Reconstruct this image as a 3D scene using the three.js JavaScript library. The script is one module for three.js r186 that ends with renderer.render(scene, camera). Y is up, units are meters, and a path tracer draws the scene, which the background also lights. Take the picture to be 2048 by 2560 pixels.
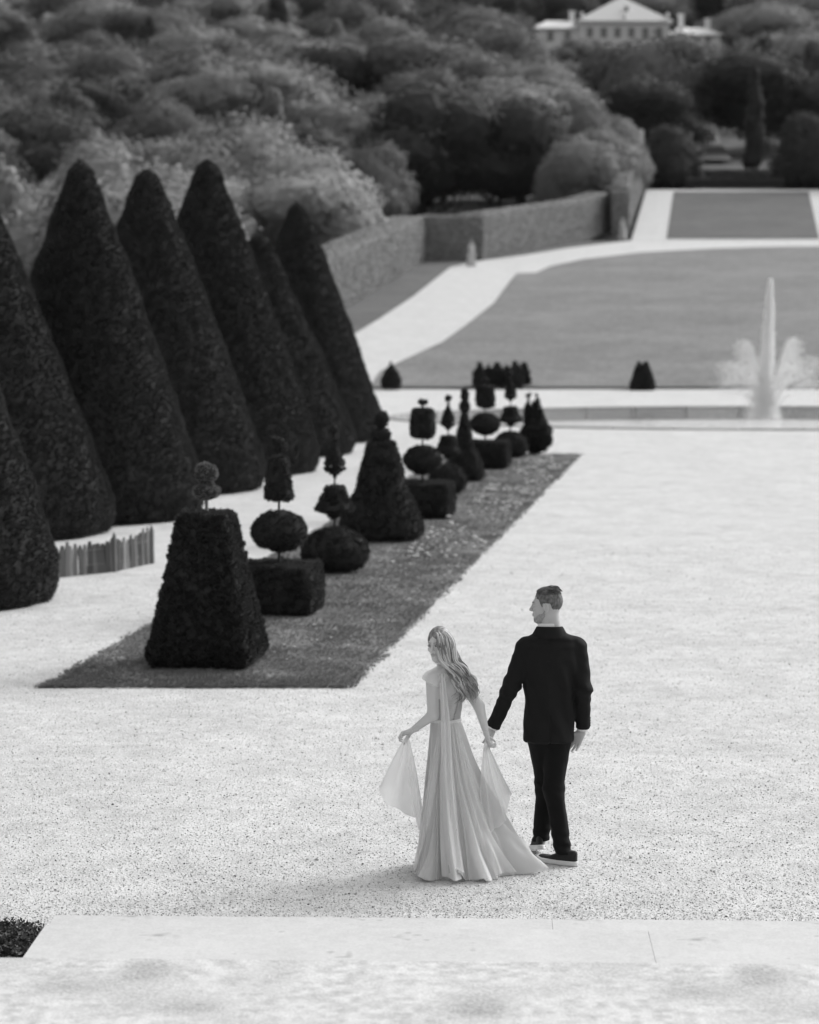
import * as THREE from 'three';
import { mergeGeometries } from 'three/addons/utils/BufferGeometryUtils.js';
import { ImprovedNoise } from 'three/addons/math/ImprovedNoise.js';

// ---------------------------------------------------------------- camera, sky, sun, exposure
const scene = new THREE.Scene();
const camera = new THREE.PerspectiveCamera(23.92, 819 / 1024, 0.5, 2500);
camera.position.set(0, 3.8, 0);
camera.rotation.set(-0.09147, 0, 0);
camera.focus = 15.95;                 // on the couple
camera.userData.fStop = 2.0;
const renderer = new THREE.WebGLRenderer({ antialias: true });
renderer.toneMapping = THREE.LinearToneMapping;
renderer.toneMappingExposure = 1.0;
renderer.shadowMap.enabled = true;

scene.fog = new THREE.FogExp2(0xffffff, 0.00003);   // slight haze over the far wood
// thin overcast: bright veil, brighter toward the hidden sun on the far right
const SUN = new THREE.Vector3(0.70, 0.52, -0.52).normalize();
{
  const w = 256, h = 128, d = new Float32Array(w * h * 4), n = new ImprovedNoise(), v = new THREE.Vector3();
  for (let j = 0; j < h; j++) for (let i = 0; i < w; i++) {
    const th = ((j + 0.5) / h - 0.5) * Math.PI, ph = ((i + 0.5) / w - 0.5) * 2 * Math.PI;
    v.set(Math.cos(th) * Math.cos(ph), Math.sin(th), Math.cos(th) * Math.sin(ph));
    const up = Math.max(0, v.y), a = Math.acos(Math.min(1, v.dot(SUN)));
    let L = 0.28 + 0.34 * up + 2.9 * Math.exp(-(a * a) / (0.62 * 0.62));
    L *= 1 + 0.12 * n.noise(v.x * 3, v.y * 5, v.z * 3) + 0.06 * n.noise(v.x * 9, v.y * 13, v.z * 9);
    const k = (j * w + i) * 4; d[k] = d[k + 1] = d[k + 2] = L; d[k + 3] = 1;
  }
  const t = new THREE.DataTexture(d, w, h, THREE.RGBAFormat, THREE.FloatType);
  t.mapping = THREE.EquirectangularReflectionMapping; t.magFilter = t.minFilter = THREE.LinearFilter; t.needsUpdate = true;
  scene.background = t; scene.environment = t;
}
const sun = new THREE.DirectionalLight(0xffffff, 2.6);
sun.position.copy(SUN).multiplyScalar(120); sun.castShadow = true; sun.shadow.radius = 55;
sun.shadow.mapSize.set(2048, 2048);
Object.assign(sun.shadow.camera, { left: -70, right: 70, top: 120, bottom: -30, near: 1, far: 400 });
scene.add(sun); scene.add(sun.target);

// ---------------------------------------------------------------- helpers
let seed = 20240611;
function rnd() { seed |= 0; seed = (seed + 0x6D2B79F5) | 0; let t = Math.imul(seed ^ (seed >>> 15), 1 | seed); t = (t + Math.imul(t ^ (t >>> 7), 61 | t)) ^ t; return ((t ^ (t >>> 14)) >>> 0) / 4294967296; }
const rr = (a, b) => a + (b - a) * rnd();
const PN = new ImprovedNoise(), noise = (x, y, z) => PN.noise(x + 11.3, y + 7.1, z + 3.7);
const clamp = (x, a, b) => Math.min(b, Math.max(a, x)), lerp = (a, b, t) => a + (b - a) * t;
const sstep = (a, b, x) => { const t = clamp((x - a) / (b - a), 0, 1); return t * t * (3 - 2 * t); };
const V = (x, y, z) => new THREE.Vector3(x, y, z);
const grey = (v) => new THREE.Color().setRGB(v, v, v);
const mat = (v, rough = 0.9, extra = {}) => new THREE.MeshPhysicalMaterial({ color: grey(v), roughness: rough, side: THREE.DoubleSide, ...extra });
const used = {};
function numbered(n) { used[n] = (used[n] ?? -1) + 1; return used[n] ? n + '_' + String(used[n]).padStart(3, '0') : n; }
function mesh(name, g, m, parent) { const o = new THREE.Mesh(g, m); o.name = parent === scene ? numbered(name) : name; o.castShadow = o.receiveShadow = true; parent.add(o); return o; }
function thing(name, label, category, [x, y, z] = [0, 0, 0], turn = 0, group) {
  const o = new THREE.Group(); o.name = numbered(name); o.position.set(x, y, z); o.rotation.y = turn; scene.add(o);
  o.userData = { label, category }; if (group) o.userData.group = group; return o;
}
function tag(o, label, category, group, kind) { if (label) o.userData.label = label; if (category) o.userData.category = category; if (group) o.userData.group = group; if (kind) o.userData.kind = kind; return o; }
function copy(o, label, group) { const c = o.clone(); c.name = numbered(o.name.replace(/_\d{3}$/, '')); c.userData = { ...o.userData }; if (label) c.userData.label = label; if (group) c.userData.group = group; scene.add(c); return c; }
function texture(size, fill, srgb = true) {   // fill(i, j) -> value 0..1 (linear when srgb is false)
  const d = new Uint8Array(size * size * 4);
  for (let j = 0; j < size; j++) for (let i = 0; i < size; i++) { const v = clamp(fill(i, j), 0, 1) * 255, k = (j * size + i) * 4; d[k] = d[k + 1] = d[k + 2] = v; d[k + 3] = 255; }
  const t = new THREE.DataTexture(d, size, size); t.wrapS = t.wrapT = THREE.RepeatWrapping; t.magFilter = THREE.LinearFilter; t.minFilter = THREE.LinearMipmapLinearFilter; t.generateMipmaps = true;
  if (srgb) t.colorSpace = THREE.SRGBColorSpace; t.needsUpdate = true; return t;
}
const toS = (v) => v <= 0.0031308 ? v * 12.92 : 1.055 * Math.pow(v, 1 / 2.4) - 0.055;
// tileable value noise on a size-n lattice
function tileNoise(n) { const a = Float32Array.from({ length: n * n }, rnd); return (u, v) => { u = (u - Math.floor(u)) * n; v = (v - Math.floor(v)) * n; const i = Math.floor(u), j = Math.floor(v), f = u - i, g = v - j, s = f * f * (3 - 2 * f), t = g * g * (3 - 2 * g), A = (x, y) => a[((y % n) + n) % n * n + ((x % n) + n) % n]; return lerp(lerp(A(i, j), A(i + 1, j), s), lerp(A(i, j + 1), A(i + 1, j + 1), s), t); }; }

// ---------------------------------------------------------------- lie of the land: flat terrace, lawn bank rising beyond, wooded hill
const LAND = [[-80, 0], [93, 0], [181, 7.48], [218, 12.66], [300, 22], [400, 37], [500, 54], [650, 82], [800, 112], [1000, 150]];
function land(D) { for (let i = 1; i < LAND.length; i++) if (D <= LAND[i][0]) return lerp(LAND[i - 1][1], LAND[i][1], (D - LAND[i - 1][0]) / (LAND[i][0] - LAND[i - 1][0])); return 150; }
function sheet(name, outline, lift, cell, m, tile, hole) {   // an outline [x, distance] draped over the land
  const sh = new THREE.Shape(outline.map(([x, D]) => new THREE.Vector2(x, D)));
  if (hole) sh.holes.push(new THREE.Path(hole.map(([x, D]) => new THREE.Vector2(x, D))));
  let g = new THREE.ShapeGeometry(sh), idx = [...g.index.array], pos = []; const p0 = g.attributes.position;
  for (let i = 0; i < p0.count; i++) pos.push([p0.getX(i), p0.getY(i)]);
  for (let pass = 0; pass < 9; pass++) {
    const out = [], mid = new Map(); let split = false;
    const M = (a, b) => { const k = a < b ? a + '_' + b : b + '_' + a; if (!mid.has(k)) { mid.set(k, pos.length); pos.push([(pos[a][0] + pos[b][0]) / 2, (pos[a][1] + pos[b][1]) / 2]); } return mid.get(k); };
    const long = (a, b) => Math.abs(pos[a][1] - pos[b][1]) > cell || Math.abs(pos[a][0] - pos[b][0]) > cell * 4;
    for (let t = 0; t < idx.length; t += 3) {
      const [a, b, c] = [idx[t], idx[t + 1], idx[t + 2]], L = [long(a, b), long(b, c), long(c, a)], n = L[0] + L[1] + L[2];
      if (!n) { out.push(a, b, c); continue; } split = true;
      if (n === 3) { const x = M(a, b), y = M(b, c), z = M(c, a); out.push(a, x, z, x, b, y, z, y, c, x, y, z); continue; }
      const r = L[0] ? (L[1] || !L[2] ? 0 : 2) : L[1] ? 1 : 2, [A, B, C] = [[a, b, c], [b, c, a], [c, a, b]][r];
      const x = M(A, B), second = [[L[0], L[1], L[2]], [L[1], L[2], L[0]], [L[2], L[0], L[1]]][r][1];
      if (second) { const y = M(B, C); out.push(A, x, C, x, B, y, x, y, C); } else out.push(A, x, C, x, B, C);
    }
    idx = out; if (!split) break;
  }
  const P = new Float32Array(pos.length * 3), U = new Float32Array(pos.length * 2);
  pos.forEach(([x, D], i) => { P.set([x, land(D) + lift, -D], i * 3); U.set([x / tile, -D / tile], i * 2); });
  g = new THREE.BufferGeometry(); g.setAttribute('position', new THREE.BufferAttribute(P, 3)); g.setAttribute('uv', new THREE.BufferAttribute(U, 2)); g.setIndex(idx); g.computeVertexNormals();
  const o = mesh(name, g, m, scene); o.userData.kind = 'structure'; return o;
}

// ---------------------------------------------------------------- ground materials
// gravel: thousands of single stones of different tone, each a small dome, on fine pale grit
const GN = 2048, GT = 9, gTone = new Float32Array(GN * GN), gHigh = new Float32Array(GN * GN);
{
  const a = tileNoise(16), b = tileNoise(64), c = tileNoise(300);
  for (let j = 0; j < GN; j++) for (let i = 0; i < GN; i++) { const u = i / GN, v = j / GN; gTone[j * GN + i] = 0.53 + 0.09 * (a(u, v) - 0.5) + 0.13 * (b(u, v) - 0.5) + 0.12 * (c(u, v) - 0.5) + 0.13 * (rnd() - 0.5); gHigh[j * GN + i] = 0.25 * rnd(); }
  for (let k = 0; k < 260000; k++) {
    const x = rnd() * GN, y = rnd() * GN, r = 0.7 + 1.5 * rnd() * rnd() + (rnd() < 0.01 ? 1.4 : 0), q = rnd();
    const patch = a(x / GN, y / GN) * 0.6 + b(x / GN, y / GN) * 0.4;
    const tone = q < 0.03 + 0.06 * sstep(0.45, 0.75, patch) ? rr(0.16, 0.34) : rr(0.43, 0.68);
    for (let j = Math.floor(y - r); j <= y + r + 1; j++) for (let i = Math.floor(x - r); i <= x + r + 1; i++) {
      const d2 = ((i - x) ** 2 + (j - y) ** 2) / (r * r); if (d2 > 1) continue;
      const at = ((j + GN) % GN) * GN + (i + GN) % GN; gTone[at] = tone; gHigh[at] = 0.3 + 0.7 * Math.sqrt(1 - d2) * Math.min(1, r / 2.2);
    }
  }
}
const gravelMat = new THREE.MeshStandardMaterial({ map: texture(GN, (i, j) => toS(gTone[j * GN + i])), bumpMap: texture(GN, (i, j) => gHigh[j * GN + i], false), bumpScale: 0.010, roughness: 0.95, side: THREE.DoubleSide });
// mown grass: blade-scale speckle with broad worn and lush patches
const TN = 1024; const tA = tileNoise(7), tB = tileNoise(23), tC = tileNoise(120), tD = tileNoise(400);
const turfTex = texture(TN, (i, j) => { const u = i / TN, v = j / TN; return toS(0.62 + 0.5 * (tA(u, v) - 0.5) + 0.45 * (tB(u, v) - 0.5) + 0.35 * (tC(u, v) - 0.5) + 0.5 * (tD(u, v) - 0.5)); });
const fineTex = texture(TN, (i, j) => { const u = i / TN, v = j / TN; return toS(0.62 + 0.16 * (tA(v, u) - 0.5) + 0.14 * (tB(v, u) - 0.5) + 0.2 * (tC(u, v) - 0.5) + 0.4 * (tD(u, v) - 0.5)); });
const mown = (v) => new THREE.MeshStandardMaterial({ color: grey(v / 0.62), map: fineTex, roughness: 1, side: THREE.DoubleSide });
const turf = (v) => new THREE.MeshStandardMaterial({ color: grey(v / 0.62), map: turfTex, roughness: 1, side: THREE.DoubleSide });

// ---------------------------------------------------------------- ground sheets
{
  const P = [], U = [], I = []; LAND.forEach(([D, h], i) => { for (const x of [-420, 420]) { P.push(x, h - 0.4, -D); U.push(x / 30, D / 30); } if (i) { const u = i * 2; I.push(u - 2, u - 1, u, u - 1, u + 1, u); } });
  const g = new THREE.BufferGeometry(); g.setAttribute('position', new THREE.Float32BufferAttribute(P, 3)); g.setAttribute('uv', new THREE.Float32BufferAttribute(U, 2)); g.setIndex(I); g.computeVertexNormals();
  mesh('hillside', g, turf(0.07), scene).userData.kind = 'structure';
}
const BASIN = { x: 10.75, D: 72.3, ax: 11.1, aD: 6.3, ring(w, n = 96) { return Array.from({ length: n }, (_, i) => { const a = i / n * 2 * Math.PI; return [this.x + (this.ax + w) * Math.cos(a), this.D + (this.aD + w) * Math.sin(a)]; }); } };
sheet('gravel_terrace', [[-60, -60], [70, -60], [70, 93.0], [-60, 93.0]], 0, 40, gravelMat, GT, BASIN.ring(0.3));
const stripLawn = []; { const C = [[-3.55, 22.95], [-0.55, 23.12], [4.0, 56.0], [0.95, 56.5]]; C.forEach((a, i) => { const b = C[(i + 1) % 4], L = Math.hypot(b[0] - a[0], b[1] - a[1]), n = Math.round(L / 0.22); for (let k = 0; k < n; k++) { const w = k ? 0.035 * noise(k * 0.21, i * 7, 2) + 0.02 * (rnd() - 0.5) : 0; stripLawn.push([lerp(a[0], b[0], k / n) + w * (b[1] - a[1]) / L, lerp(a[1], b[1], k / n) - w * (b[0] - a[0]) / L]); } }); }
sheet('topiary_lawn', stripLawn, 0.012, 3, turf(0.15), 5);
const lawnEdge = [[-1.5, 93.35], [-1.2, 98.4], [-0.1, 103.1], [1.5, 109.7], [2.8, 117.7], [4.5, 129.1], [5.9, 142.9], [6.6, 149.3], [7.8, 149.6], [9.0, 155.1], [11.6, 161.3], [16, 167.6], [21.3, 171.4], [26, 173.4], [29.3, 173.9], [33, 173.2], [39, 169], [46, 155], [48, 130], [46, 93.4]];
sheet('park_grass', [[-60, 93.0], [60, 93.0], [60, 180.95], [-60, 180.95]], 0, 6, mown(0.09), 22);
sheet('garden_path', [[-22, 93.3], [-12, 101], [-5, 107], [-2.6, 113.3], [-1.5, 120.8], [0.2, 133.4], [2.6, 154.7], [4.6, 160.1], [7.7, 165.3], [11.4, 172.9], [16.5, 180.85], [50, 180.85], [56, 150], [56, 93.3]], 0.03, 5, gravelMat, GT);
sheet('oval_lawn', lawnEdge, 0.07, 5, mown(0.155), 26);
sheet('alley_path', [[16.5, 180.86], [21.3, 219], [48, 219], [48, 180.86]], 0.04, 5, gravelMat, GT);
sheet('alley_lawn', [[19.2, 181.6], [23.5, 216.6], [35.5, 216.6], [30.6, 181.6]], 0.08, 5, mown(0.085), 18);

// ---------------------------------------------------------------- stone steps in front of the camera
const stoneA = tileNoise(9), stoneB = tileNoise(60), stoneC = tileNoise(300);
const stoneTex = texture(1024, (i, j) => { const u = i / 1024, v = j / 1024, s = sstep(0.50, 0.90, 0.65 * stoneA(u, v) + 0.35 * stoneB(u, v)); return toS(0.52 + 0.06 * (stoneA(u * 2, v * 2) - 0.5) + 0.20 * (stoneB(u, v) - 0.5) + 0.16 * (stoneC(u, v) - 0.5) - 0.20 * s * (0.5 + stoneC(v, u))); });
const stoneMat = new THREE.MeshStandardMaterial({ map: stoneTex, bumpMap: stoneTex, bumpScale: 0.006, roughness: 0.9, side: THREE.DoubleSide });
const paleStoneTex = texture(1024, (i, j) => { const u = i / 1024, v = j / 1024; return toS(0.53 + 0.05 * (stoneA(v, u) - 0.5) + 0.05 * (stoneB(v, u) - 0.5) + 0.07 * (stoneC(u, v) - 0.5) - 0.25 * sstep(0.66, 0.95, 0.5 * stoneA(u, v) + 0.5 * stoneB(v, u))); });
const paleStoneMat = new THREE.MeshStandardMaterial({ map: paleStoneTex, roughness: 0.88, side: THREE.DoubleSide });
function roundBox(w, h, d, r = 0.012) {   // box with worn, rounded edges; base at y = 0, uv in metres on top
  const g = new THREE.BoxGeometry(w, h, d, 6, 3, 6), p = g.attributes.position, uv = g.attributes.uv;
  for (let i = 0; i < p.count; i++) {
    const s = [p.getX(i), p.getY(i), p.getZ(i)], half = [w / 2, h / 2, d / 2], c = s.map((x, k) => clamp(x, -half[k] + r, half[k] - r)), n = V(s[0] - c[0], s[1] - c[1], s[2] - c[2]);
    if (n.length() > 0) n.setLength(r);
    p.setXYZ(i, c[0] + n.x, c[1] + n.y + h / 2, c[2] + n.z); uv.setXY(i, s[0] / 3, (s[2] + s[1]) / 3);
  }
  g.computeVertexNormals(); return g;
}
{
  const turn = -0.031;   // the flight lies a little askew to the view
  const slabs = (name, label, left, right, near, far, top, cuts, m) => {
    const st = thing(name, label, 'step', [0, 0, 0], turn);
    let x = left; for (const c of [...cuts, right]) { const o = mesh('stone_slab', roundBox(c - x - 0.0008, 0.2, far - near, 0.002), m, st); o.position.set((x + c) / 2, top - 0.2, -(near + far) / 2); x = c; }
    return st;
  };
  slabs('stone_step', 'lowest pale stone step bordering the gravel below the couple', -2.5, 9, 12.98, 13.80, 0.16, [0.4, 2.75, 5], paleStoneMat);
  slabs('stone_step', 'middle pale stone step with dark stains along its worn edge', -2.41, 9, 11.80, 12.97, 0.32, [0.9, 3.4, 6], paleStoneMat);
  const ld = thing('stone_landing', 'mottled stone landing along the bottom edge of the picture', 'landing', [0, 0, 0], turn);
  let x = -9; for (const c of [9]) { const o = mesh('stone_slab', roundBox(c - x - 0.001, 0.5, 9.5), stoneMat, ld); o.position.set((x + c) / 2, -0.02, -7.02); x = c; }
}
const kerbMats = [mat(0.30, 0.9), mat(0.34, 0.9), mat(0.27, 0.9)], statueMat = mat(0.5, 0.9), wallMat = mat(0.8, 0.9), roofMat = mat(0.72, 0.85);
// ---------------------------------------------------------------- signed distances and their mesh
const smin = (a, b, k) => { const h = Math.max(k - Math.abs(a - b), 0) / k; return Math.min(a, b) - h * h * k * 0.25; };
const smax = (a, b, k) => -smin(-a, -b, k);
function cap(x, y, z, ax, ay, az, bx, by, bz, ra, rb) { const px = x - ax, py = y - ay, pz = z - az, dx = bx - ax, dy = by - ay, dz = bz - az, h = clamp((px * dx + py * dy + pz * dz) / (dx * dx + dy * dy + dz * dz), 0, 1); return Math.hypot(px - dx * h, py - dy * h, pz - dz * h) - lerp(ra, rb, h); }
const ell = (x, y, z, cx, cy, cz, rx, ry, rz) => { const k0 = Math.hypot((x - cx) / rx, (y - cy) / ry, (z - cz) / rz), k1 = Math.hypot((x - cx) / (rx * rx), (y - cy) / (ry * ry), (z - cz) / (rz * rz)); return k1 < 1e-6 ? -Math.min(rx, ry, rz) : k0 * (k0 - 1) / k1; };
function nets(F, lo, hi, cell, shade) {   // naive surface nets; shade(x, y, z) -> tone per vertex
  const nx = Math.ceil((hi[0] - lo[0]) / cell) + 1, ny = Math.ceil((hi[1] - lo[1]) / cell) + 1, nz = Math.ceil((hi[2] - lo[2]) / cell) + 1, f = new Float32Array(nx * ny * nz), at = (i, j, k) => (k * ny + j) * nx + i;
  for (let k = 0; k < nz; k++) for (let j = 0; j < ny; j++) for (let i = 0; i < nx; i++) f[at(i, j, k)] = F(lo[0] + i * cell, lo[1] + j * cell, lo[2] + k * cell);
  const id = new Int32Array(nx * ny * nz).fill(-1), P = [], I = [];
  for (let k = 0; k < nz - 1; k++) for (let j = 0; j < ny - 1; j++) for (let i = 0; i < nx - 1; i++) {
    let n = 0, x = 0, y = 0, z = 0, mask = 0; const c = [];
    for (let q = 0; q < 8; q++) { c[q] = f[at(i + (q & 1), j + (q >> 1 & 1), k + (q >> 2))]; if (c[q] < 0) mask |= 1 << q; }
    if (mask === 0 || mask === 255) continue;
    for (let q = 0; q < 8; q++) for (const b of [1, 2, 4]) { if (q & b) continue; const r = q | b; if ((c[q] < 0) === (c[r] < 0)) continue; const t = c[q] / (c[q] - c[r]); x += (q & 1) + (b === 1 ? t : 0); y += (q >> 1 & 1) + (b === 2 ? t : 0); z += (q >> 2) + (b === 4 ? t : 0); n++; }
    id[at(i, j, k)] = P.length / 3; P.push(lo[0] + (i + x / n) * cell, lo[1] + (j + y / n) * cell, lo[2] + (k + z / n) * cell);
  }
  const quad = (a, b, c, d, flip) => { if (a < 0 || b < 0 || c < 0 || d < 0) return; flip ? I.push(a, c, b, a, d, c) : I.push(a, b, c, a, c, d); };
  for (let k = 1; k < nz - 1; k++) for (let j = 1; j < ny - 1; j++) for (let i = 1; i < nx - 1; i++) {
    const s = f[at(i, j, k)] < 0;
    if (s !== f[at(i + 1, j, k)] < 0) quad(id[at(i, j - 1, k - 1)], id[at(i, j, k - 1)], id[at(i, j, k)], id[at(i, j - 1, k)], !s);
    if (s !== f[at(i, j + 1, k)] < 0) quad(id[at(i - 1, j, k - 1)], id[at(i - 1, j, k)], id[at(i, j, k)], id[at(i, j, k - 1)], !s);
    if (s !== f[at(i, j, k + 1)] < 0) quad(id[at(i - 1, j - 1, k)], id[at(i, j - 1, k)], id[at(i, j, k)], id[at(i - 1, j, k)], !s);
  }
  const N = new Float32Array(P.length), e = cell * 0.5; for (let v = 0; v < P.length; v += 3) { const [x, y, z] = [P[v], P[v + 1], P[v + 2]], gx = F(x + e, y, z) - F(x - e, y, z), gy = F(x, y + e, z) - F(x, y - e, z), gz = F(x, y, z + e) - F(x, y, z - e), l = Math.hypot(gx, gy, gz) || 1; N[v] = gx / l; N[v + 1] = gy / l; N[v + 2] = gz / l; }
  const g = new THREE.BufferGeometry(); g.setAttribute('position', new THREE.Float32BufferAttribute(P, 3)); g.setAttribute('normal', new THREE.BufferAttribute(N, 3)); g.setIndex(I);
  if (shade) { const C = []; for (let v = 0; v < P.length; v += 3) { const t = shade(P[v], P[v + 1], P[v + 2]); C.push(t, t, t); } g.setAttribute('color', new THREE.Float32BufferAttribute(C, 3)); }
  return g;
}
// ---------------------------------------------------------------- clipped yew: a bumpy core with sprigs of needles all over
function turned(profile, n = 2, seg = 28, rings = 26, rough = 0.02, freq = 6, off = 0, inset = 0) {   // profile [[height, half width], ...]; n: 2 round, 8 square
  const L = [0]; for (let i = 1; i < profile.length; i++) L.push(L[i - 1] + Math.hypot(profile[i][0] - profile[i - 1][0], profile[i][1] - profile[i - 1][1]));
  const at = (t) => { const s = t * L[L.length - 1]; let i = 1; while (i < L.length - 1 && L[i] < s) i++; const k = (s - L[i - 1]) / Math.max(1e-6, L[i] - L[i - 1]); return [lerp(profile[i - 1][0], profile[i][0], k), lerp(profile[i - 1][1], profile[i][1], k)]; };
  const P = [], I = [];
  for (let j = 0; j <= rings; j++) { const [y, w] = at(j / rings); for (let i = 0; i < seg; i++) { const a = i / seg * 2 * Math.PI, c = Math.cos(a), s = Math.sin(a), r = w / Math.pow(Math.pow(Math.abs(c), n) + Math.pow(Math.abs(s), n), 1 / n); P.push(r * c, y, r * s); } }
  for (let j = 0; j < rings; j++) for (let i = 0; i < seg; i++) { const a = j * seg + i, b = j * seg + (i + 1) % seg; I.push(a, a + seg, b, b, a + seg, b + seg); }
  const g = new THREE.BufferGeometry(); g.setAttribute('position', new THREE.Float32BufferAttribute(P, 3)); g.setIndex(I); g.computeVertexNormals();
  const p = g.attributes.position, q = g.attributes.normal;
  for (let i = 0; i < p.count; i++) { const x = p.getX(i), y = p.getY(i), z = p.getZ(i), d = rough * (noise(x * freq + off, y * freq, z * freq) + 0.6 * noise(x * freq * 2.7, y * freq * 2.7 + off, z * freq * 2.7)) - inset; p.setXYZ(i, x + q.getX(i) * d, y + q.getY(i) * d, z + q.getZ(i) * d); }
  g.computeVertexNormals(); return g;
}
function sampler(g) {
  const p = g.attributes.position, ix = g.index.array, cum = []; let total = 0; const A = V(), B = V(), C = V();
  for (let t = 0; t < ix.length; t += 3) { A.fromBufferAttribute(p, ix[t]); B.fromBufferAttribute(p, ix[t + 1]).sub(A); C.fromBufferAttribute(p, ix[t + 2]).sub(A); total += B.cross(C).length() / 2; cum.push(total); }
  return { area: total, pick(P, N) { let lo = 0, hi = cum.length - 1; const s = rnd() * total; while (lo < hi) { const m = (lo + hi) >> 1; if (cum[m] < s) lo = m + 1; else hi = m; } const t = lo * 3; let u = rnd(), v = rnd(); if (u + v > 1) { u = 1 - u; v = 1 - v; } A.fromBufferAttribute(p, ix[t]); B.fromBufferAttribute(p, ix[t + 1]).sub(A); C.fromBufferAttribute(p, ix[t + 2]).sub(A); P.copy(A).addScaledVector(B, u).addScaledVector(C, v); N.crossVectors(B, C).normalize(); } };
}
// one sprig: nine slim needles leaving a short twig
const sprigGeo = (() => {
  const P = [], I = [];
  for (let k = 0; k < 9; k++) { const a = k * 2.4, y0 = k * 0.05, t = 0.62 - 0.04 * k, dx = Math.cos(a) * t, dz = Math.sin(a) * t, o = P.length / 3, wx = -Math.sin(a) * 0.10, wz = Math.cos(a) * 0.10; P.push(wx, y0, wz, -wx, y0, -wz, dx, y0 + 0.85, dz); I.push(o, o + 1, o + 2); }
  const g = new THREE.BufferGeometry(); g.setAttribute('position', new THREE.Float32BufferAttribute(P, 3)); g.setIndex(I); g.computeVertexNormals(); return g;
})();
const broadGeo = (() => { const P = [], I = []; for (let k = 0; k < 4; k++) { const a = k * 1.7 + 0.3, c = Math.cos(a), s = Math.sin(a), o = P.length / 3; P.push(0, 0, 0, c * 0.5 - s * 0.3, 0.35, s * 0.5 + c * 0.3, c, 0.25 + 0.1 * k, s, c * 0.5 + s * 0.3, 0.3, s * 0.5 - c * 0.3); I.push(o, o + 1, o + 2, o, o + 2, o + 3); } const g = new THREE.BufferGeometry(); g.setAttribute('position', new THREE.Float32BufferAttribute(P, 3)); g.setIndex(I); g.computeVertexNormals(); return g; })();
const yewCore = mat(0.032, 1, { specularIntensity: 0.2 }), yewLeaf = mat(0.048, 0.5, { specularIntensity: 0.5, transmission: 0.35, thickness: 0 }), freshLeaf = mat(0.2, 0.6, { transmission: 0.35, thickness: 0 }), hedgeCore = mat(0.24, 1), hedgeLeaf = mat(0.27, 0.8, { transmission: 0.25, thickness: 0 }), barkMat = mat(0.06, 0.95), paleTwig = mat(0.25, 0.9);
const _q = new THREE.Quaternion(), _m = new THREE.Matrix4(), _s = V(), _up = V(0, 1, 0), _P = V(), _N = V();
function sprigs(parent, g, density, size, m, geo = sprigGeo, lean = 0.42, clump = 0) {   // cover a surface with sprigs (one joined covering)
  const S = sampler(g), n = Math.max(60, Math.round(S.area * density)), o = new THREE.InstancedMesh(geo, m, n), col = new THREE.Color(); let tries = 0;
  for (let i = 0; i < n; i++) {
    S.pick(_P, _N); if (!clump) _P.addScaledVector(_N, 0.25 * size * noise(_P.x * 3, _P.y * 9, _P.z * 3) - 0.1 * size); if (clump) { const c = noise(_P.x * clump + 40, _P.y * clump, _P.z * clump) + 0.7 * noise(_P.x * clump * 2.3, _P.y * clump * 2.3 + 9, _P.z * clump * 2.3); if (c < -0.3 && rnd() < 0.7) { i--; if (tries++ < n * 3) continue; i++; } _P.addScaledVector(_N, size * clamp(1.3 * c - 0.1, -0.45, 0.06)); } _N.x += rr(-lean, lean); _N.y += rr(-lean, lean) + 0.15; _N.z += rr(-lean, lean); _N.normalize();
    _q.setFromUnitVectors(_up, _N); const s = size * rr(0.6, 1.35); _s.set(s, s, s); _P.addScaledVector(_N, -0.25 * s);
    o.setMatrixAt(i, _m.compose(_P, _q, _s)); const t = rr(0.55, 1.5) * (1 + 0.35 * noise(_P.x * 5, _P.y * 5, _P.z * 5)); o.setColorAt(i, col.setRGB(t, t, t));
  }
  o.name = 'sprigs'; o.userData.kind = 'stuff'; o.castShadow = o.receiveShadow = true; parent.add(o); return o;
}
function clipped(parent, name, profile, n, opt = {}) {
  const { seg = 28, rings = 26, rough = 0.02, freq = 6, density = 1500, size = 0.032, off = rnd() * 50, leaf = yewLeaf, clump = 12 } = opt;
  const g = turned(profile, n, seg, rings, rough, freq, off, 0.55 * size), o = mesh(name, g, yewCore, parent); sprigs(o, g, density, size, leaf, sprigGeo, 0.4, clump); return o;
}
function stem(parent, y0, y1, r = 0.02, m = barkMat) { const o = mesh('stem', new THREE.CylinderGeometry(r * 0.8, r, y1 - y0, 8), m, parent); o.position.y = (y0 + y1) / 2; return o; }
const dome = (y0, y1, w, k = 10) => Array.from({ length: k + 1 }, (_, i) => { const a = -Math.PI / 2 + Math.PI * i / k; return [lerp(y0, y1, (Math.sin(a) + 1) / 2), w * Math.cos(a)]; });
const AXIS = -0.138;   // the garden's axis runs a little to the right of the view

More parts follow.
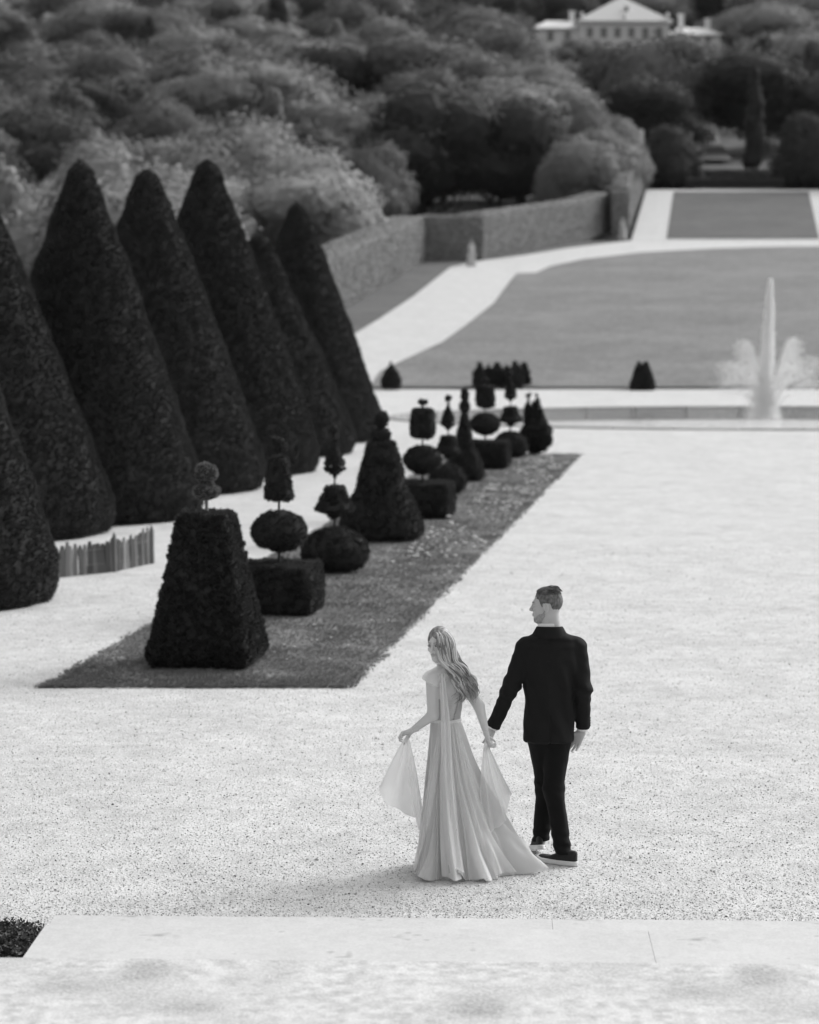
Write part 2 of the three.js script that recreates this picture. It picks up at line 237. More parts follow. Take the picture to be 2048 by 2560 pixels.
// ---- the tall cones
const coneGroup = 'tall clipped yew cones in a row';
const coneSpots = [
  [-6.12, 29.6, 1.78, 5.4, 'tall clipped yew cone cut off by the left edge, nearest of its row'],
  [-6.9, 38.0, 2.24, 5.75, 'tall clipped yew cone rising behind the low paling fence'],
  [-5.49, 40.7, 2.02, 5.98, 'broad tall clipped yew cone just beyond the fenced cone'],
  [-4.99, 46.4, 2.22, 6.13, 'tall clipped yew cone, third from the far end of its row'],
  [-4.23, 51.0, 2.34, 6.55, 'tallest clipped yew cone of the row, with the highest tip'],
  [-3.51, 56.6, 2.26, 5.15, 'shorter clipped yew cone half hidden, second from the far end'],
  [-2.83, 61.6, 2.18, 6.05, 'last tall clipped yew cone at the far end of the row']];
for (const [x, D, r, h, label] of coneSpots) {
  const t = thing('yew_cone', label, 'yew tree', [x, 0, -D], rr(0, 6), coneGroup);
  const prof = [[0.02, r * 0.955], [0.2, r * 0.99], [0.5, r], [h * 0.25, r * 0.84], [h * 0.5, r * 0.6], [h * 0.75, r * 0.34], [h * 0.92, r * 0.155], [h * 0.975, r * 0.09], [h, 0.01]];
  clipped(t, 'crown', prof, 2, { seg: 56, rings: 70, rough: 0.05, freq: 2.2, density: D < 39 ? 1400 : 1000, size: D < 39 ? 0.044 : 0.05, clump: D < 39 ? 16 : 0 });
  const tr = mesh('trunk', new THREE.CylinderGeometry(0.12, 0.18, 0.5, 10), barkMat, t); tr.position.y = 0.24;
}

// ---- the topiary figures on the lawn strip
const TG = 'topiary figures in a row on the lawn strip';
const fig = (x, D, label) => thing('topiary', label, 'topiary', [x, 0, -D], AXIS, TG);
{ // square pyramid with two small balls
  const t = fig(-2.06, 24.45, 'large square clipped pyramid with flat top and two small balls, nearest the couple');
  clipped(t, 'pyramid', [[0.02, 0], [0.02, 0.47], [0.1, 0.535], [0.2, 0.53], [0.8, 0.40], [1.54, 0.262], [1.56, 0.258], [1.565, 0]], 26, { seg: 96, rings: 80, rough: 0.03, freq: 11, density: 3600, size: 0.035, clump: 15 });
  stem(t, 1.5, 1.75, 0.02, paleTwig); clipped(t, 'clipped_ball', dome(1.67, 1.86, 0.148), 2, { rough: 0.008, density: 4200, size: 0.022, leaf: freshLeaf });
  clipped(t, 'clipped_ball', dome(1.83, 2.075, 0.122), 2, { density: 4200, size: 0.022, rough: 0.01, leaf: freshLeaf });
}
const boxFigure = (x, D, w, label, square, s = 1) => {
  const t = fig(x, D, label), o = { density: 2200, size: 0.031 };
  clipped(t, 'clipped_box', [[0.02, 0], [0.02, w * 0.9], [0.08, w * 0.97], [0.3, w], [0.56, w * 0.96], [0.6, w * 0.93], [0.605, 0]], 10, { seg: 56, rings: 44, rough: 0.03, freq: 7, ...o });
  stem(t, 0.58, 0.80); clipped(t, 'clipped_disc', dome(0.72, 1.22, 0.34), 2, o); stem(t, 1.18, 1.38, 0.016);
  if (square) clipped(t, 'clipped_drum', [[1.30, 0], [1.33, 0.15], [1.36, 0.20], [1.5, 0.22], [1.80, 0.185], [1.83, 0.17], [1.835, 0]], 4, o);
  else clipped(t, 'clipped_drum', [[1.32, 0], [1.33, 0.15], [1.36, 0.178], [1.83, 0.125], [1.85, 0.115], [1.855, 0]], 3.2, o);
  stem(t, 1.82, 1.93, 0.014); clipped(t, 'clipped_ball', square ? dome(1.87, 1.99, 0.095) : dome(1.88, 2.10, 0.112), 2, o); t.scale.setScalar(s); return t;
};
const bellFigure = (x, D, r, label, s = 1) => {
  const t = fig(x, D, label), o = { density: 2200, size: 0.031 };
  clipped(t, 'clipped_ball', [[0.02, 0.22], ...dome(-0.06, 0.62, r).filter(([y]) => y > 0.05)], 2, { seg: 40, rings: 34, rough: 0.025, ...o });
  stem(t, 0.58, 0.80); clipped(t, 'clipped_bell', [[0.70, 0.015], [0.80, 0.14], [0.84, 0.285], [0.88, 0.285], [0.97, 0.215], [1.08, 0.185], [1.15, 0.17], [1.185, 0.11], [1.19, 0]], 2, o);
  stem(t, 1.16, 1.34, 0.014); clipped(t, 'clipped_saucer', [[1.28, 0.01], [1.37, 0.12], [1.40, 0.165], [1.43, 0.15], [1.435, 0.02]], 2, { rough: 0.008, ...o });
  clipped(t, 'clipped_cone', [[1.44, 0.02], [1.445, 0.15], [1.5, 0.14], [1.84, 0.03], [1.86, 0]], 2, { rough: 0.012, ...o });
  clipped(t, 'clipped_ball', dome(1.85, 2.01, 0.08), 2, { rough: 0.012, ...o }); t.scale.setScalar(s); return t;
};
boxFigure(-1.54, 28.4, 0.49, 'topiary with square box base, flattened ball and truncated cone, second from the couple', false);
bellFigure(-1.01, 32.5, 0.475, 'topiary with squat ball base, bell and small spire, third from the couple');
const bigCone = (x, D, r, top, h, label, b) => {
  const t = fig(x, D, label), o = { density: 2000, size: 0.034 };
  clipped(t, 'clipped_cone', [[0.02, 0], [0.03, r * 0.9], [0.12, r], [0.3, r * 0.96], [0.8 * h / 1.5, lerp(r, top, 0.6)], [h, top], [h + 0.03, top * 0.9], [h + 0.035, 0]], 3, { seg: 48, rings: 48, rough: 0.03, ...o });
  clipped(t, 'clipped_ball', dome(h - 0.02, h + 0.26, b), 2, o); clipped(t, 'clipped_ball', dome(h + 0.22, h + 0.5, b * 0.78), 2, o); return t;
};
bigCone(-0.43, 36.8, 0.645, 0.23, 1.48, 'wide clipped cone with two stacked balls on its flat top', 0.165);
boxFigure(0.22, 40.5, 0.53, 'topiary with square box base, flattened ball and boxy drum behind the wide cone', true);
bellFigure(0.72, 45.1, 0.40, 'small topiary with ball, bell and slim spire, beside the slender cone', 0.93);
bigCone(1.10, 48.2, 0.40, 0.07, 1.36, 'slender clipped cone with two little balls balanced on its tip', 0.12);
boxFigure(1.62, 51.7, 0.55, 'topiary with box base and dark drum, third from the far end of the strip', true, 0.98);
bellFigure(2.30, 55.0, 0.42, 'topiary with ball base and bell, second from the far end of the strip', 0.99);
{ // overgrown last figure
  const t = fig(2.96, 56.2, 'overgrown shaggy topiary with uneven spikes at the far end of the strip');
  clipped(t, 'lower_mass', dome(0.0, 0.85, 0.38), 2, { rough: 0.09, freq: 5, density: 900, size: 0.06 });
  for (const [x, y, h, w] of [[-0.08, 0.7, 0.55, 0.2], [0.1, 0.68, 0.46, 0.16], [-0.2, 0.72, 0.7, 0.13], [0.0, 0.9, 0.52, 0.12]]) { const o = clipped(t, 'spike', [[y - 0.2, 0.02], [y, w], [y + h * 0.5, w * 0.7], [y + h, 0.01]], 2, { rough: 0.05, density: 900, size: 0.06 }); o.position.x = x; }
}
// ---- small clipped shrubs at the near edge of the far lawn
const SG = 'small clipped shrubs at the near edge of the far lawn';
{
  let t = thing('clipped_shrub', 'small rounded conical shrub standing at the left end of the far lawn edge', 'shrub', [-0.7, 0, -92.4], 0, SG);
  clipped(t, 'crown', [[0.02, 0.25], [0.15, 0.40], [0.4, 0.40], [0.75, 0.22], [1.02, 0.05], [1.06, 0]], 2, { rough: 0.05, density: 500, size: 0.09 });
  t = thing('clipped_shrub', 'small dark clipped pyramid alone on the far lawn edge, left of the fountain', 'shrub', [8.9, 0, -92.4], AXIS, SG);
  clipped(t, 'crown', [[0.02, 0], [0.02, 0.48], [0.12, 0.5], [0.98, 0.23], [1.0, 0]], 6, { rough: 0.04, density: 500, size: 0.09 });
  for (const s of [-1, 1]) { const o = clipped(t, 'corner_tuft', dome(0.95, 1.12, 0.09, 6), 2, { seg: 10, rings: 8, density: 600, size: 0.08 }); o.position.x = s * 0.14; }
  const names = ['first', 'second', 'third', 'fourth', 'fifth', 'sixth'];
  [[2.72, 1.0, 0.3], [3.05, 0.92, 0.3], [3.4, 1.05, 0.32], [3.75, 0.9, 0.3], [4.08, 1.1, 0.3], [4.45, 1.02, 0.28]].forEach(([x, h, r], i) => {
    t = thing('clipped_shrub', `spiky little conifer, ${names[i]} of six from the left in the clump behind the topiary`, 'shrub', [x, 0.02, -93.6 - rr(-0.4, 0.5)], 0, 'spiky little conifers in a clump');
    clipped(t, 'crown', [[0.02, r * 0.8], [0.25, r], [0.6 * h, r * 0.8], [0.85 * h, r * 0.35], [h, 0.01]], 2, { rough: 0.12, freq: 5, density: 500, size: 0.1 });
  });
}

// ---- hedges
function hedge(name, label, a, b, thick, high, group, opt = {}) {   // a, b: [x, distance] ends of the foot of its visible face; thickness goes to the left of a->b
  const dx = b[0] - a[0], dD = b[1] - a[1], L = Math.hypot(dx, dD), nx = -dD / L, nD = dx / L, seg = Math.ceil(L / 1.2);
  const { density = 260, size = 0.10, leaf = hedgeLeaf, core = hedgeCore, h2 = high } = opt, t = thing(name, label, 'hedge', [a[0], land(a[1]), -a[1]], 0, group);
  const P = [], I = [], K = 14, round = 0.12;
  for (let i = 0; i <= seg; i++) {
    const k = i / seg, x = dx * k, D = dD * k, H = lerp(high, h2, k), y0 = land(a[1] + D) - land(a[1]);
    const ring = []; for (let j = 0; j <= 4; j++) ring.push([0, H * j / 4 - (j === 4 ? round : 0)]); ring.push([thick * 0.06 + 0.05, H]); for (let j = 1; j <= 3; j++) ring.push([thick * j / 4, H]); ring.push([thick * 0.94 - 0.05, H]); for (let j = 4; j >= 1; j--) ring.push([thick, H * j / 4 - (j === 4 ? round : 0)]);
    for (const [w, y] of ring) { const o = 0.05 * noise(x * 0.8 + a[0], y * 0.9, D * 0.8 + w) * (y > 0.1 ? 1 : 0.2); P.push(x + nx * w - nx * o, y0 + y + (w > 0.01 && w < thick - 0.01 ? o : 0), -(D + nD * w - nD * o)); }
  }
  for (let i = 0; i < seg; i++) for (let j = 0; j < K - 1; j++) { const u = i * K + j; I.push(u, u + 1, u + K, u + 1, u + K + 1, u + K); }
  for (const e of [0, seg]) { const c = P.length / 3; let sx = 0, sy = 0, sz = 0; for (let j = 0; j < K; j++) { sx += P[(e * K + j) * 3]; sy += P[(e * K + j) * 3 + 1]; sz += P[(e * K + j) * 3 + 2]; } P.push(sx / K, sy / K, sz / K); for (let j = 0; j < K; j++) I.push(c, e * K + j, e * K + (j + 1) % K); }
  const g = new THREE.BufferGeometry(); g.setAttribute('position', new THREE.Float32BufferAttribute(P, 3)); g.setIndex(I); g.computeVertexNormals();
  const o = mesh('foliage_wall', g, core, t); sprigs(o, g, density, size, leaf, broadGeo, 0.7, 4); return t;
}
const HG = 'clipped hedge walls round the far lawn';
hedge('clipped_hedge', 'long pale clipped hedge wall running back beside the curved path', [-5.2, 112], [0.95, 160.4], 2.2, 2.9, HG);
hedge('clipped_hedge', 'dark end block of clipped hedge facing the viewer behind the nearer statue', [0.96, 160.6], [4.85, 160.9], 2.2, 2.95, HG);
hedge('clipped_hedge', 'clipped hedge wall running from the nearer statue to the farther statue', [4.9, 161.4], [15.3, 186.5], 2.0, 3.0, HG);
hedge('clipped_hedge', 'short dark block of clipped hedge behind the farther statue', [15.35, 184.4], [16.6, 184.4], 3.0, 3.35, HG);
hedge('clipped_tree_wall', 'tall trees clipped to a straight wall along the left of the far alley', [16.9, 188], [21.0, 219], 2.0, 3.2, null, { density: 260, size: 0.09, h2: 5.4 });
for (const [D, x0, x1, h, w] of [[222.5, 25.2, 34.2, 0.8, 'lowest'], [227.5, 26.2, 34.0, 0.9, 'middle'], [232.5, 26.6, 34.2, 0.9, 'highest']])
  hedge('terrace_hedge', `${w} of the three dark level hedges closing the far alley`, [x0, D], [x1, D], 1.4, h, 'level hedges closing the far alley', { leaf: mat(0.045, 0.9), core: mat(0.045, 1) });

// ---------------------------------------------------------------- trees
function crownGeometry(lumps, leaves, size) {   // [x, y, z, rx, ry] lumps covered by leaf clusters
  const P = [], parts = []; let tot = 0; const W = lumps.map((l) => (tot += l[3] * l[4]));
  for (const [x, y, z, rx, ry] of lumps) { const g = new THREE.IcosahedronGeometry(1, 1), p = g.attributes.position; for (let i = 0; i < p.count; i++) { const a = p.getX(i), b = p.getY(i), c = p.getZ(i), s = 0.84 * (1 + 0.22 * noise(a * 2.2 + x, b * 2.2 + y, c * 2.2 + z)); p.setXYZ(i, x + a * rx * s, y + b * ry * s, z + c * rx * s); } g.deleteAttribute('uv'); g.computeVertexNormals(); parts.push(g); }
  const Nn = [], d = V(), t1 = V(), t2 = V(), n = V();
  for (let k = 0, guard = 0; k < leaves && guard < leaves * 5; guard++) {
    const s = rnd() * tot; let i = 0; while (W[i] < s) i++; const [x, y, z, rx, ry] = lumps[i];
    d.set(rr(-1, 1), rr(-0.75, 1), rr(-1, 1)); if (d.length() > 1 || d.length() < 0.1) continue; d.normalize();
    const bump = 1 + 0.22 * noise(d.x * 2.2 + x, d.y * 2.2 + y, d.z * 2.2 + z) + 0.13 * noise(d.x * 5 + z, d.y * 5, d.z * 5 + x) + 0.07 * noise(d.x * 13 + z, d.y * 13, d.z * 13 + x), R = bump * rr(0.84, 1.08), px = x + d.x * rx * R, py = y + d.y * ry * R, pz = z + d.z * rx * R;
    if (lumps.some((l, j) => j !== i && ((px - l[0]) / l[3]) ** 2 + ((py - l[1]) / l[4]) ** 2 + ((pz - l[2]) / l[3]) ** 2 < 0.62)) continue;
    n.copy(d).add(_P.set(rr(-0.45, 0.45), rr(-0.3, 0.5), rr(-0.45, 0.45))).normalize(); t1.set(rr(-1, 1), rr(-1, 1), rr(-1, 1)).cross(n).normalize(); t2.crossVectors(n, t1);
    const a = size * rr(0.6, 1.3), b = a * rr(0.5, 0.8);
    const q = [[a, 0, -0.2], [0, b, 0.12], [-a, 0, -0.2], [0, -b, 0.12]].map(([u, v, w]) => [px + t1.x * u + t2.x * v + n.x * w * a, py + t1.y * u + t2.y * v + n.y * w * a, pz + t1.z * u + t2.z * v + n.z * w * a]);
    P.push(...q[0], ...q[1], ...q[2], ...q[0], ...q[2], ...q[3]); _N.copy(d).multiplyScalar(1.2).add(n).normalize(); for (let v = 0; v < 6; v++) Nn.push(_N.x, _N.y, _N.z); k++;
  }
  const g = new THREE.BufferGeometry(); g.setAttribute('position', new THREE.Float32BufferAttribute(P, 3)); g.setAttribute('normal', new THREE.Float32BufferAttribute(Nn, 3)); return mergeGeometries([...parts, g]);
}
function trunkGeometry(h, r) {
  const parts = [new THREE.CylinderGeometry(r * 0.6, r, h, 8).translate(0, h / 2, 0)];
  for (let k = 0; k < 4; k++) { const g = new THREE.CylinderGeometry(r * 0.22, r * 0.45, h * 0.9, 6).translate(0, h * 0.45, 0); g.rotateZ(0.6); g.rotateY(k * 1.6); g.translate(0, h * 0.8, 0); parts.push(g); }
  return mergeGeometries(parts);
}
const treeKinds = [];
for (let k = 0; k < 7; k++) {   // broad crowns, 10 m high and about 10 m wide
  const lumps = [[rr(-0.4, 0.4), 5.0, 0, rr(3.3, 4.0), rr(3.6, 4.4)]], many = [4, 9, 6, 3, 7, 5, 11][k];
  for (let i = 0; i < many; i++) { const a = i * 2.4 + rr(-0.4, 0.4), e = rr(0.15, 1), rad = 3.1 * Math.sqrt(1 - (e - 0.25) ** 2) * rr(0.8, 1.1); lumps.push([Math.cos(a) * rad, 2.1 + 5.6 * e, Math.sin(a) * rad, rr(1.5, 2.2) * (1 + 2.2 / many), rr(1.4, 2.0) * (1 + 2 / many)]); }
  treeKinds.push([crownGeometry(lumps, 4600, 0.2), trunkGeometry(4, 0.28)]);
}
const fastKinds = [];   // narrower upright crowns
for (let k = 0; k < 2; k++) { const lumps = []; for (let i = 0; i < 8; i++) lumps.push([rr(-0.9, 0.9), 2.2 + i * 1.0, rr(-0.9, 0.9), rr(1.2, 2.0) * (1 - i * 0.06), 1.4]); fastKinds.push([crownGeometry(lumps, 1800, 0.3), trunkGeometry(4, 0.2)]); }
const column = crownGeometry(Array.from({ length: 10 }, (_, i) => [rr(-0.2, 0.2), 1 + i * 1.05, rr(-0.2, 0.2), 1.25 * (1 - (i / 12) ** 2), 1.3]), 2200, 0.25);
const lowCrown = crownGeometry([[0, 5, 0, 4, 4.6], [2, 3, 1, 2.6, 3], [-2.2, 3, 0, 2.5, 3], [0.3, 3, 2.4, 2.5, 3], [0, 3, -2.4, 2.5, 3], [0.8, 7.6, 0.5, 2.4, 2.2], [-1.4, 6.4, 1.4, 2.2, 2.2]], 3200, 0.3);
const leafy = (v) => mat(v, 0.9, { specularIntensity: 0.4, transmission: 0.25, thickness: 0 }), tones = { dark: leafy(0.06), mid: leafy(0.16), light: leafy(0.27), pale: leafy(0.36) };
function tree(x, D, h, w, kind, tone, label, group, name = 'broadleaf_tree') {
  const t = thing(name, label, 'tree', [x, land(D) - (D < 240 ? 0.8 : 0.1), -D], rr(0, 6.28), group);
  const [cg, tg] = kind; mesh('crown', cg, tones[tone], t); mesh('trunk', tg, barkMat, t); t.scale.set(w / 10, h / 10, w / 10); return t;
}
// where trees may stand: left of the hedges, and on the hill beyond the alley
const hedgeX = (D) => D < 160 ? lerp(-5.2, 0.95, (D - 112) / 48.4) - 3.4 : D < 186 ? lerp(0.95, 13.5, (D - 160) / 26) - 2.5 : D < 222 ? lerp(15.5, 19.5, (D - 186) / 36) - 0.6 : 1e9;
const spots = [];
for (let D = 118, row = 0; D < 610; row++) {
  const step = D < 170 ? 9 : D < 240 ? 12 : D < 420 ? 18 : 25, wide = D < 170 ? 8 : D < 240 ? 9 : D < 420 ? 13.5 : 16;
  for (let x = -0.2 * D - 7; x < 0.19 * D + 7; x += wide * rr(0.85, 1.15)) {
    const dd = D + rr(-0.4, 0.4) * step, xx = x + (row % 2) * wide / 2, R = wide * rr(0.5, 0.62);
    if (dd < 226 && xx + R * 0.8 > hedgeX(dd)) continue;                     // garden, hedges and alley
    if (dd >= 222 && dd < 262 && xx > 18 && xx < 42) continue;               // level hedges and round trees close the alley
    if (dd >= 262 && dd < 330 && xx > 29 + 0.06 * (dd - 262) && xx < 36 + 0.06 * (dd - 262)) continue;   // the avenue in the wood
    if (dd > (xx / dd < 0.07 ? 370 : 418) && dd < 505 && xx / dd > 0.043 && xx / dd < 0.137) continue;
    if (dd > 440 && dd < 500 && xx / dd > -0.165 && xx / dd < -0.135) continue;   // a cottage garden   // the pavilion's clearing
    spots.push([xx, dd, R * 2]);
  }
  D += step;
}
const ORD = ['', 'first', 'second', 'third', 'fourth', 'fifth', 'sixth', 'seventh', 'eighth', 'ninth', 'tenth', 'eleventh', 'twelfth', 'thirteenth', 'fourteenth', 'fifteenth', 'sixteenth', 'seventeenth', 'eighteenth', 'nineteenth', 'twentieth'], TENS = { 2: 'twenty', 3: 'thirty', 4: 'forty' };
const ordinal = (n) => n <= 20 ? ORD[n] : n % 10 ? TENS[Math.floor(n / 10)] + '-' + ORD[n % 10] : { 30: 'thirtieth', 40: 'fortieth' }[n];
const plan = [];
for (const [x, D, w] of spots) {
  const n = noise(x * 0.035, D * 0.02, 4) + 0.5 * noise(x * 0.12, D * 0.09, 9) + rr(-0.22, 0.22);
  const nearLeft = D < 175 && x < -2;
  let tone = n < -0.16 ? 'dark' : n < 0.14 ? 'mid' : 'light', h = rr(8, 11) * (D < 170 ? 0.82 : D < 240 ? 0.95 : D < 420 ? 1.15 : 1.3);
  if (nearLeft) { tone = n < -0.25 ? 'mid' : n < 0.05 ? 'light' : 'pale'; h = rr(6.2, 8.5); }
  if ((D > 300 && D < 420 && x / D > 0.045 && x / D < 0.135) || (D > 380 && D < 470 && x / D > -0.17 && x / D < -0.13)) h *= 0.5;       // lower growth before the pavilion
  const upright = rnd() < 0.15, big = rr(0.72, 1.3), where = nearLeft ? 'behind the tall yew cones' : D < 240 ? 'behind the clipped hedges' : D < 420 ? 'half way up the wooded hillside' : 'high on the wooded hillside';
  plan.push([x, D, h * lerp(1, big, 0.55), w * big * (upright ? 0.75 : 1) * 1.04, upright ? fastKinds[Math.floor(rnd() * 2)] : treeKinds[Math.floor(rnd() * 7)], tone, `${tone === 'mid' ? 'grey' : tone} ${upright ? 'upright' : 'spreading'} leafy tree ${where}`, `${tone} ${upright ? 'upright' : 'spreading'} trees ${where}`]);
}
{
  const count = {}; plan.sort((a, b) => a[0] / a[1] - b[0] / b[1]);
  const total = {}; for (const q of plan) total[q[6]] = (total[q[6]] || 0) + 1;
  for (const q of plan) { const l = q[6]; count[l] = (count[l] || 0) + 1; q[6] = total[l] > 1 ? `${l}, ${ordinal(count[l])} such from the left` : l; tree(...q); }
}
[[13.2, 191], [14.6, 198], [15.7, 204.5], [16.8, 211], [18.2, 218]].forEach(([x, D], i) => tree(x, D, rr(7.6, 8.8), 7.2, treeKinds[i], i % 2 ? 'mid' : 'light', `leafy tree close behind the clipped tree wall, number ${['one', 'two', 'three', 'four', 'five'][i]} along the alley`, 'trees behind the clipped tree wall'));
[[25.5, 424, 5.6], [30.5, 428, 6.6], [36.5, 426, 5.0], [45.5, 427, 6.8], [51.5, 424, 6.0]].forEach(([x, D, h], i) => tree(x, D, h, h * 1.25, treeKinds[i + 1], i % 2 ? 'light' : 'mid', `low bushy tree before the pavilion, ${ordinal(i + 1)} of five from the left`, 'low trees before the pavilion'));
tree(24.2, 226, 6.4, 6.6, [lowCrown, treeKinds[0][1]], 'dark', 'rounded dark tree left of the level hedges at the alley end', null, 'round_tree');
tree(36.9, 225, 7.6, 7.6, [lowCrown, treeKinds[3][1]], 'dark', 'rounded very dark tree at the right edge beside the level hedges', null, 'round_tree');
{ const c = thing('columnar_tree', 'slim dark columnar tree rising behind the level hedges', 'tree', [35.6, land(252) - 0.1, -252], 0); mesh('crown', column, tones.dark, c); mesh('trunk', new THREE.CylinderGeometry(0.15, 0.2, 1.4, 8).translate(0, 0.7, 0), barkMat, c); c.scale.set(0.85, 0.9, 0.85); }

// ---------------------------------------------------------------- grass of the strip, flowers in it, ivy by the steps
{
  const blade = (() => { const P = [], I = []; for (let k = 0; k < 7; k++) { const a = k * 0.9, l = 0.35 + 0.1 * (k % 3), c = Math.cos(a), s = Math.sin(a), o = P.length / 3; P.push(c * 0.1 - s * 0.05, 0, s * 0.1 + c * 0.05, c * 0.1 + s * 0.05, 0, s * 0.1 - c * 0.05, c * (0.1 + l), 0.75 + 0.08 * (k % 2), s * (0.1 + l)); I.push(o, o + 1, o + 2); } const g = new THREE.BufferGeometry(); g.setAttribute('position', new THREE.Float32BufferAttribute(P, 3)); g.setIndex(I); g.computeVertexNormals(); return g; })();
  const N = 70000, o = new THREE.InstancedMesh(blade, mat(0.17, 0.85, { transmission: 0.2, thickness: 0 }), N), c = new THREE.Color();
  for (let i = 0; i < N; i++) {
    const D = 22.93 + 33.3 * Math.pow(rnd(), 1.5) + rr(-0.03, 0.03), k = (D - 22.95) / 33.05, u = rnd(), e = 0.05 * noise(D * 1.7, u > 0.5 ? 3 : 8, 1) + 0.02 * noise(D * 7, u > 0.5 ? 3 : 8, 1), x = lerp(-3.55 + 4.5 * k - e, -0.55 + 4.55 * k + e, u) + (u < 0.02 || u > 0.98 ? rr(-0.05, 0.05) : 0);
    const s = rr(0.025, 0.05) * (0.75 + 0.5 * noise(x * 1.4, 2, D * 1.4) + 0.25); _P.set(x, 0.008, -D); _q.setFromAxisAngle(_up, rnd() * 6.28); _s.set(s * 1.3, s * rr(0.5, 1.1), s * 1.3);
    o.setMatrixAt(i, _m.compose(_P, _q, _s)); const t = rr(0.7, 1.3) * (1 + 0.5 * noise(x * 0.9, 5, D * 0.9) + 0.3 * noise(x * 4, 5, D * 4)); o.setColorAt(i, c.setRGB(t, t, t));
  }
  o.name = 'grass'; tag(o, 'short mown grass of the lawn strip under the topiary', 'grass', null, 'stuff'); o.receiveShadow = o.castShadow = true; scene.add(o);
  const disc = new THREE.SphereGeometry(1, 8, 5).scale(1, 0.45, 1), F = 330, f = new THREE.InstancedMesh(disc, mat(0.5, 0.8), F);
  for (let i = 0; i < F; i++) { let D, x; const near = i < 30; do { D = near ? rr(24, 33) : 33 + 22 * Math.pow(rnd(), 0.8); const k = (D - 22.95) / 33.05; x = lerp(-2.6 + 4.5 * k, -0.6 + 4.55 * k, 0.45 + 0.55 * rnd()); } while (!near && noise(x * 1.2, 1, D * 0.6) < -0.05); const s = near ? rr(0.012, 0.02) : rr(0.02, 0.042); _P.set(x, rr(0.05, 0.1), -D); _q.identity(); _s.set(s, s, s); f.setMatrixAt(i, _m.compose(_P, _q, _s)); }
  f.name = 'lawn_flowers'; tag(f, 'small pale flower heads scattered in the lawn strip', 'flowers', null, 'stuff'); f.castShadow = f.receiveShadow = true; scene.add(f);
  // loose stones standing proud of the gravel
  const stone = new THREE.IcosahedronGeometry(1, 0), M = 56000, p = new THREE.InstancedMesh(stone, mat(1, 0.95), M);
  for (let i = 0; i < M; i++) {
    const D = 13.95 + 22 * Math.pow(rnd(), 2.5), x = rr(-1, 1) * (0.175 * D + 0.4), s = 0.003 + 0.005 * rnd() * rnd() + (rnd() < 0.006 ? 0.005 : 0);
    _P.set(x, s * 0.25, -D); _q.setFromEuler(new THREE.Euler(rnd() * 6, rnd() * 6, rnd() * 6)); _s.set(s * rr(0.8, 1.5), s * rr(0.5, 0.9), s * rr(0.8, 1.3)); p.setMatrixAt(i, _m.compose(_P, _q, _s));
    const q = rnd(), t = q < 0.13 ? rr(0.14, 0.32) : q < 0.5 ? rr(0.36, 0.5) : rr(0.5, 0.68); p.setColorAt(i, c.setRGB(t, t, t));
  }
  p.name = 'gravel'; tag(p, 'loose gravel stones strewn over the terrace round the couple', 'gravel', null, 'stuff'); p.castShadow = p.receiveShadow = true; scene.add(p);
  // low dark plant beside the end of the steps
  const iv = thing('low_plant', 'low dark leafy plant beside the left end of the steps', 'plant', [-2.34, 0.0, -13.25]);
  const st = []; for (let k = 0; k < 12; k++) { const g = new THREE.CylinderGeometry(0.003, 0.005, 0.16, 5).translate(0, 0.08, 0); g.rotateZ(rr(-1.2, 1.2)); g.rotateX(rr(-0.8, 0.8)); g.translate(rr(-0.4, 0.3), 0, rr(-0.4, 0.4)); st.push(g); }
  mesh('stems', mergeGeometries(st), barkMat, iv);
  const lf = new THREE.InstancedMesh(broadGeo, mat(0.045, 0.7), 3200); for (let i = 0; i < 3200; i++) { const a = rnd() * 6.28, r = Math.sqrt(rnd()); _P.set(-0.1 + Math.cos(a) * r * 0.48, rr(0.02, 0.20) * (1 - 0.6 * r), Math.sin(a) * r * 0.85); _q.setFromEuler(new THREE.Euler(rr(-0.9, 0.9), rnd() * 6, rr(-0.9, 0.9))); const s = rr(0.016, 0.034); _s.set(s, s, s); lf.setMatrixAt(i, _m.compose(_P, _q, _s)); }
  lf.name = 'leaves'; lf.userData.kind = 'stuff'; iv.add(lf);
}
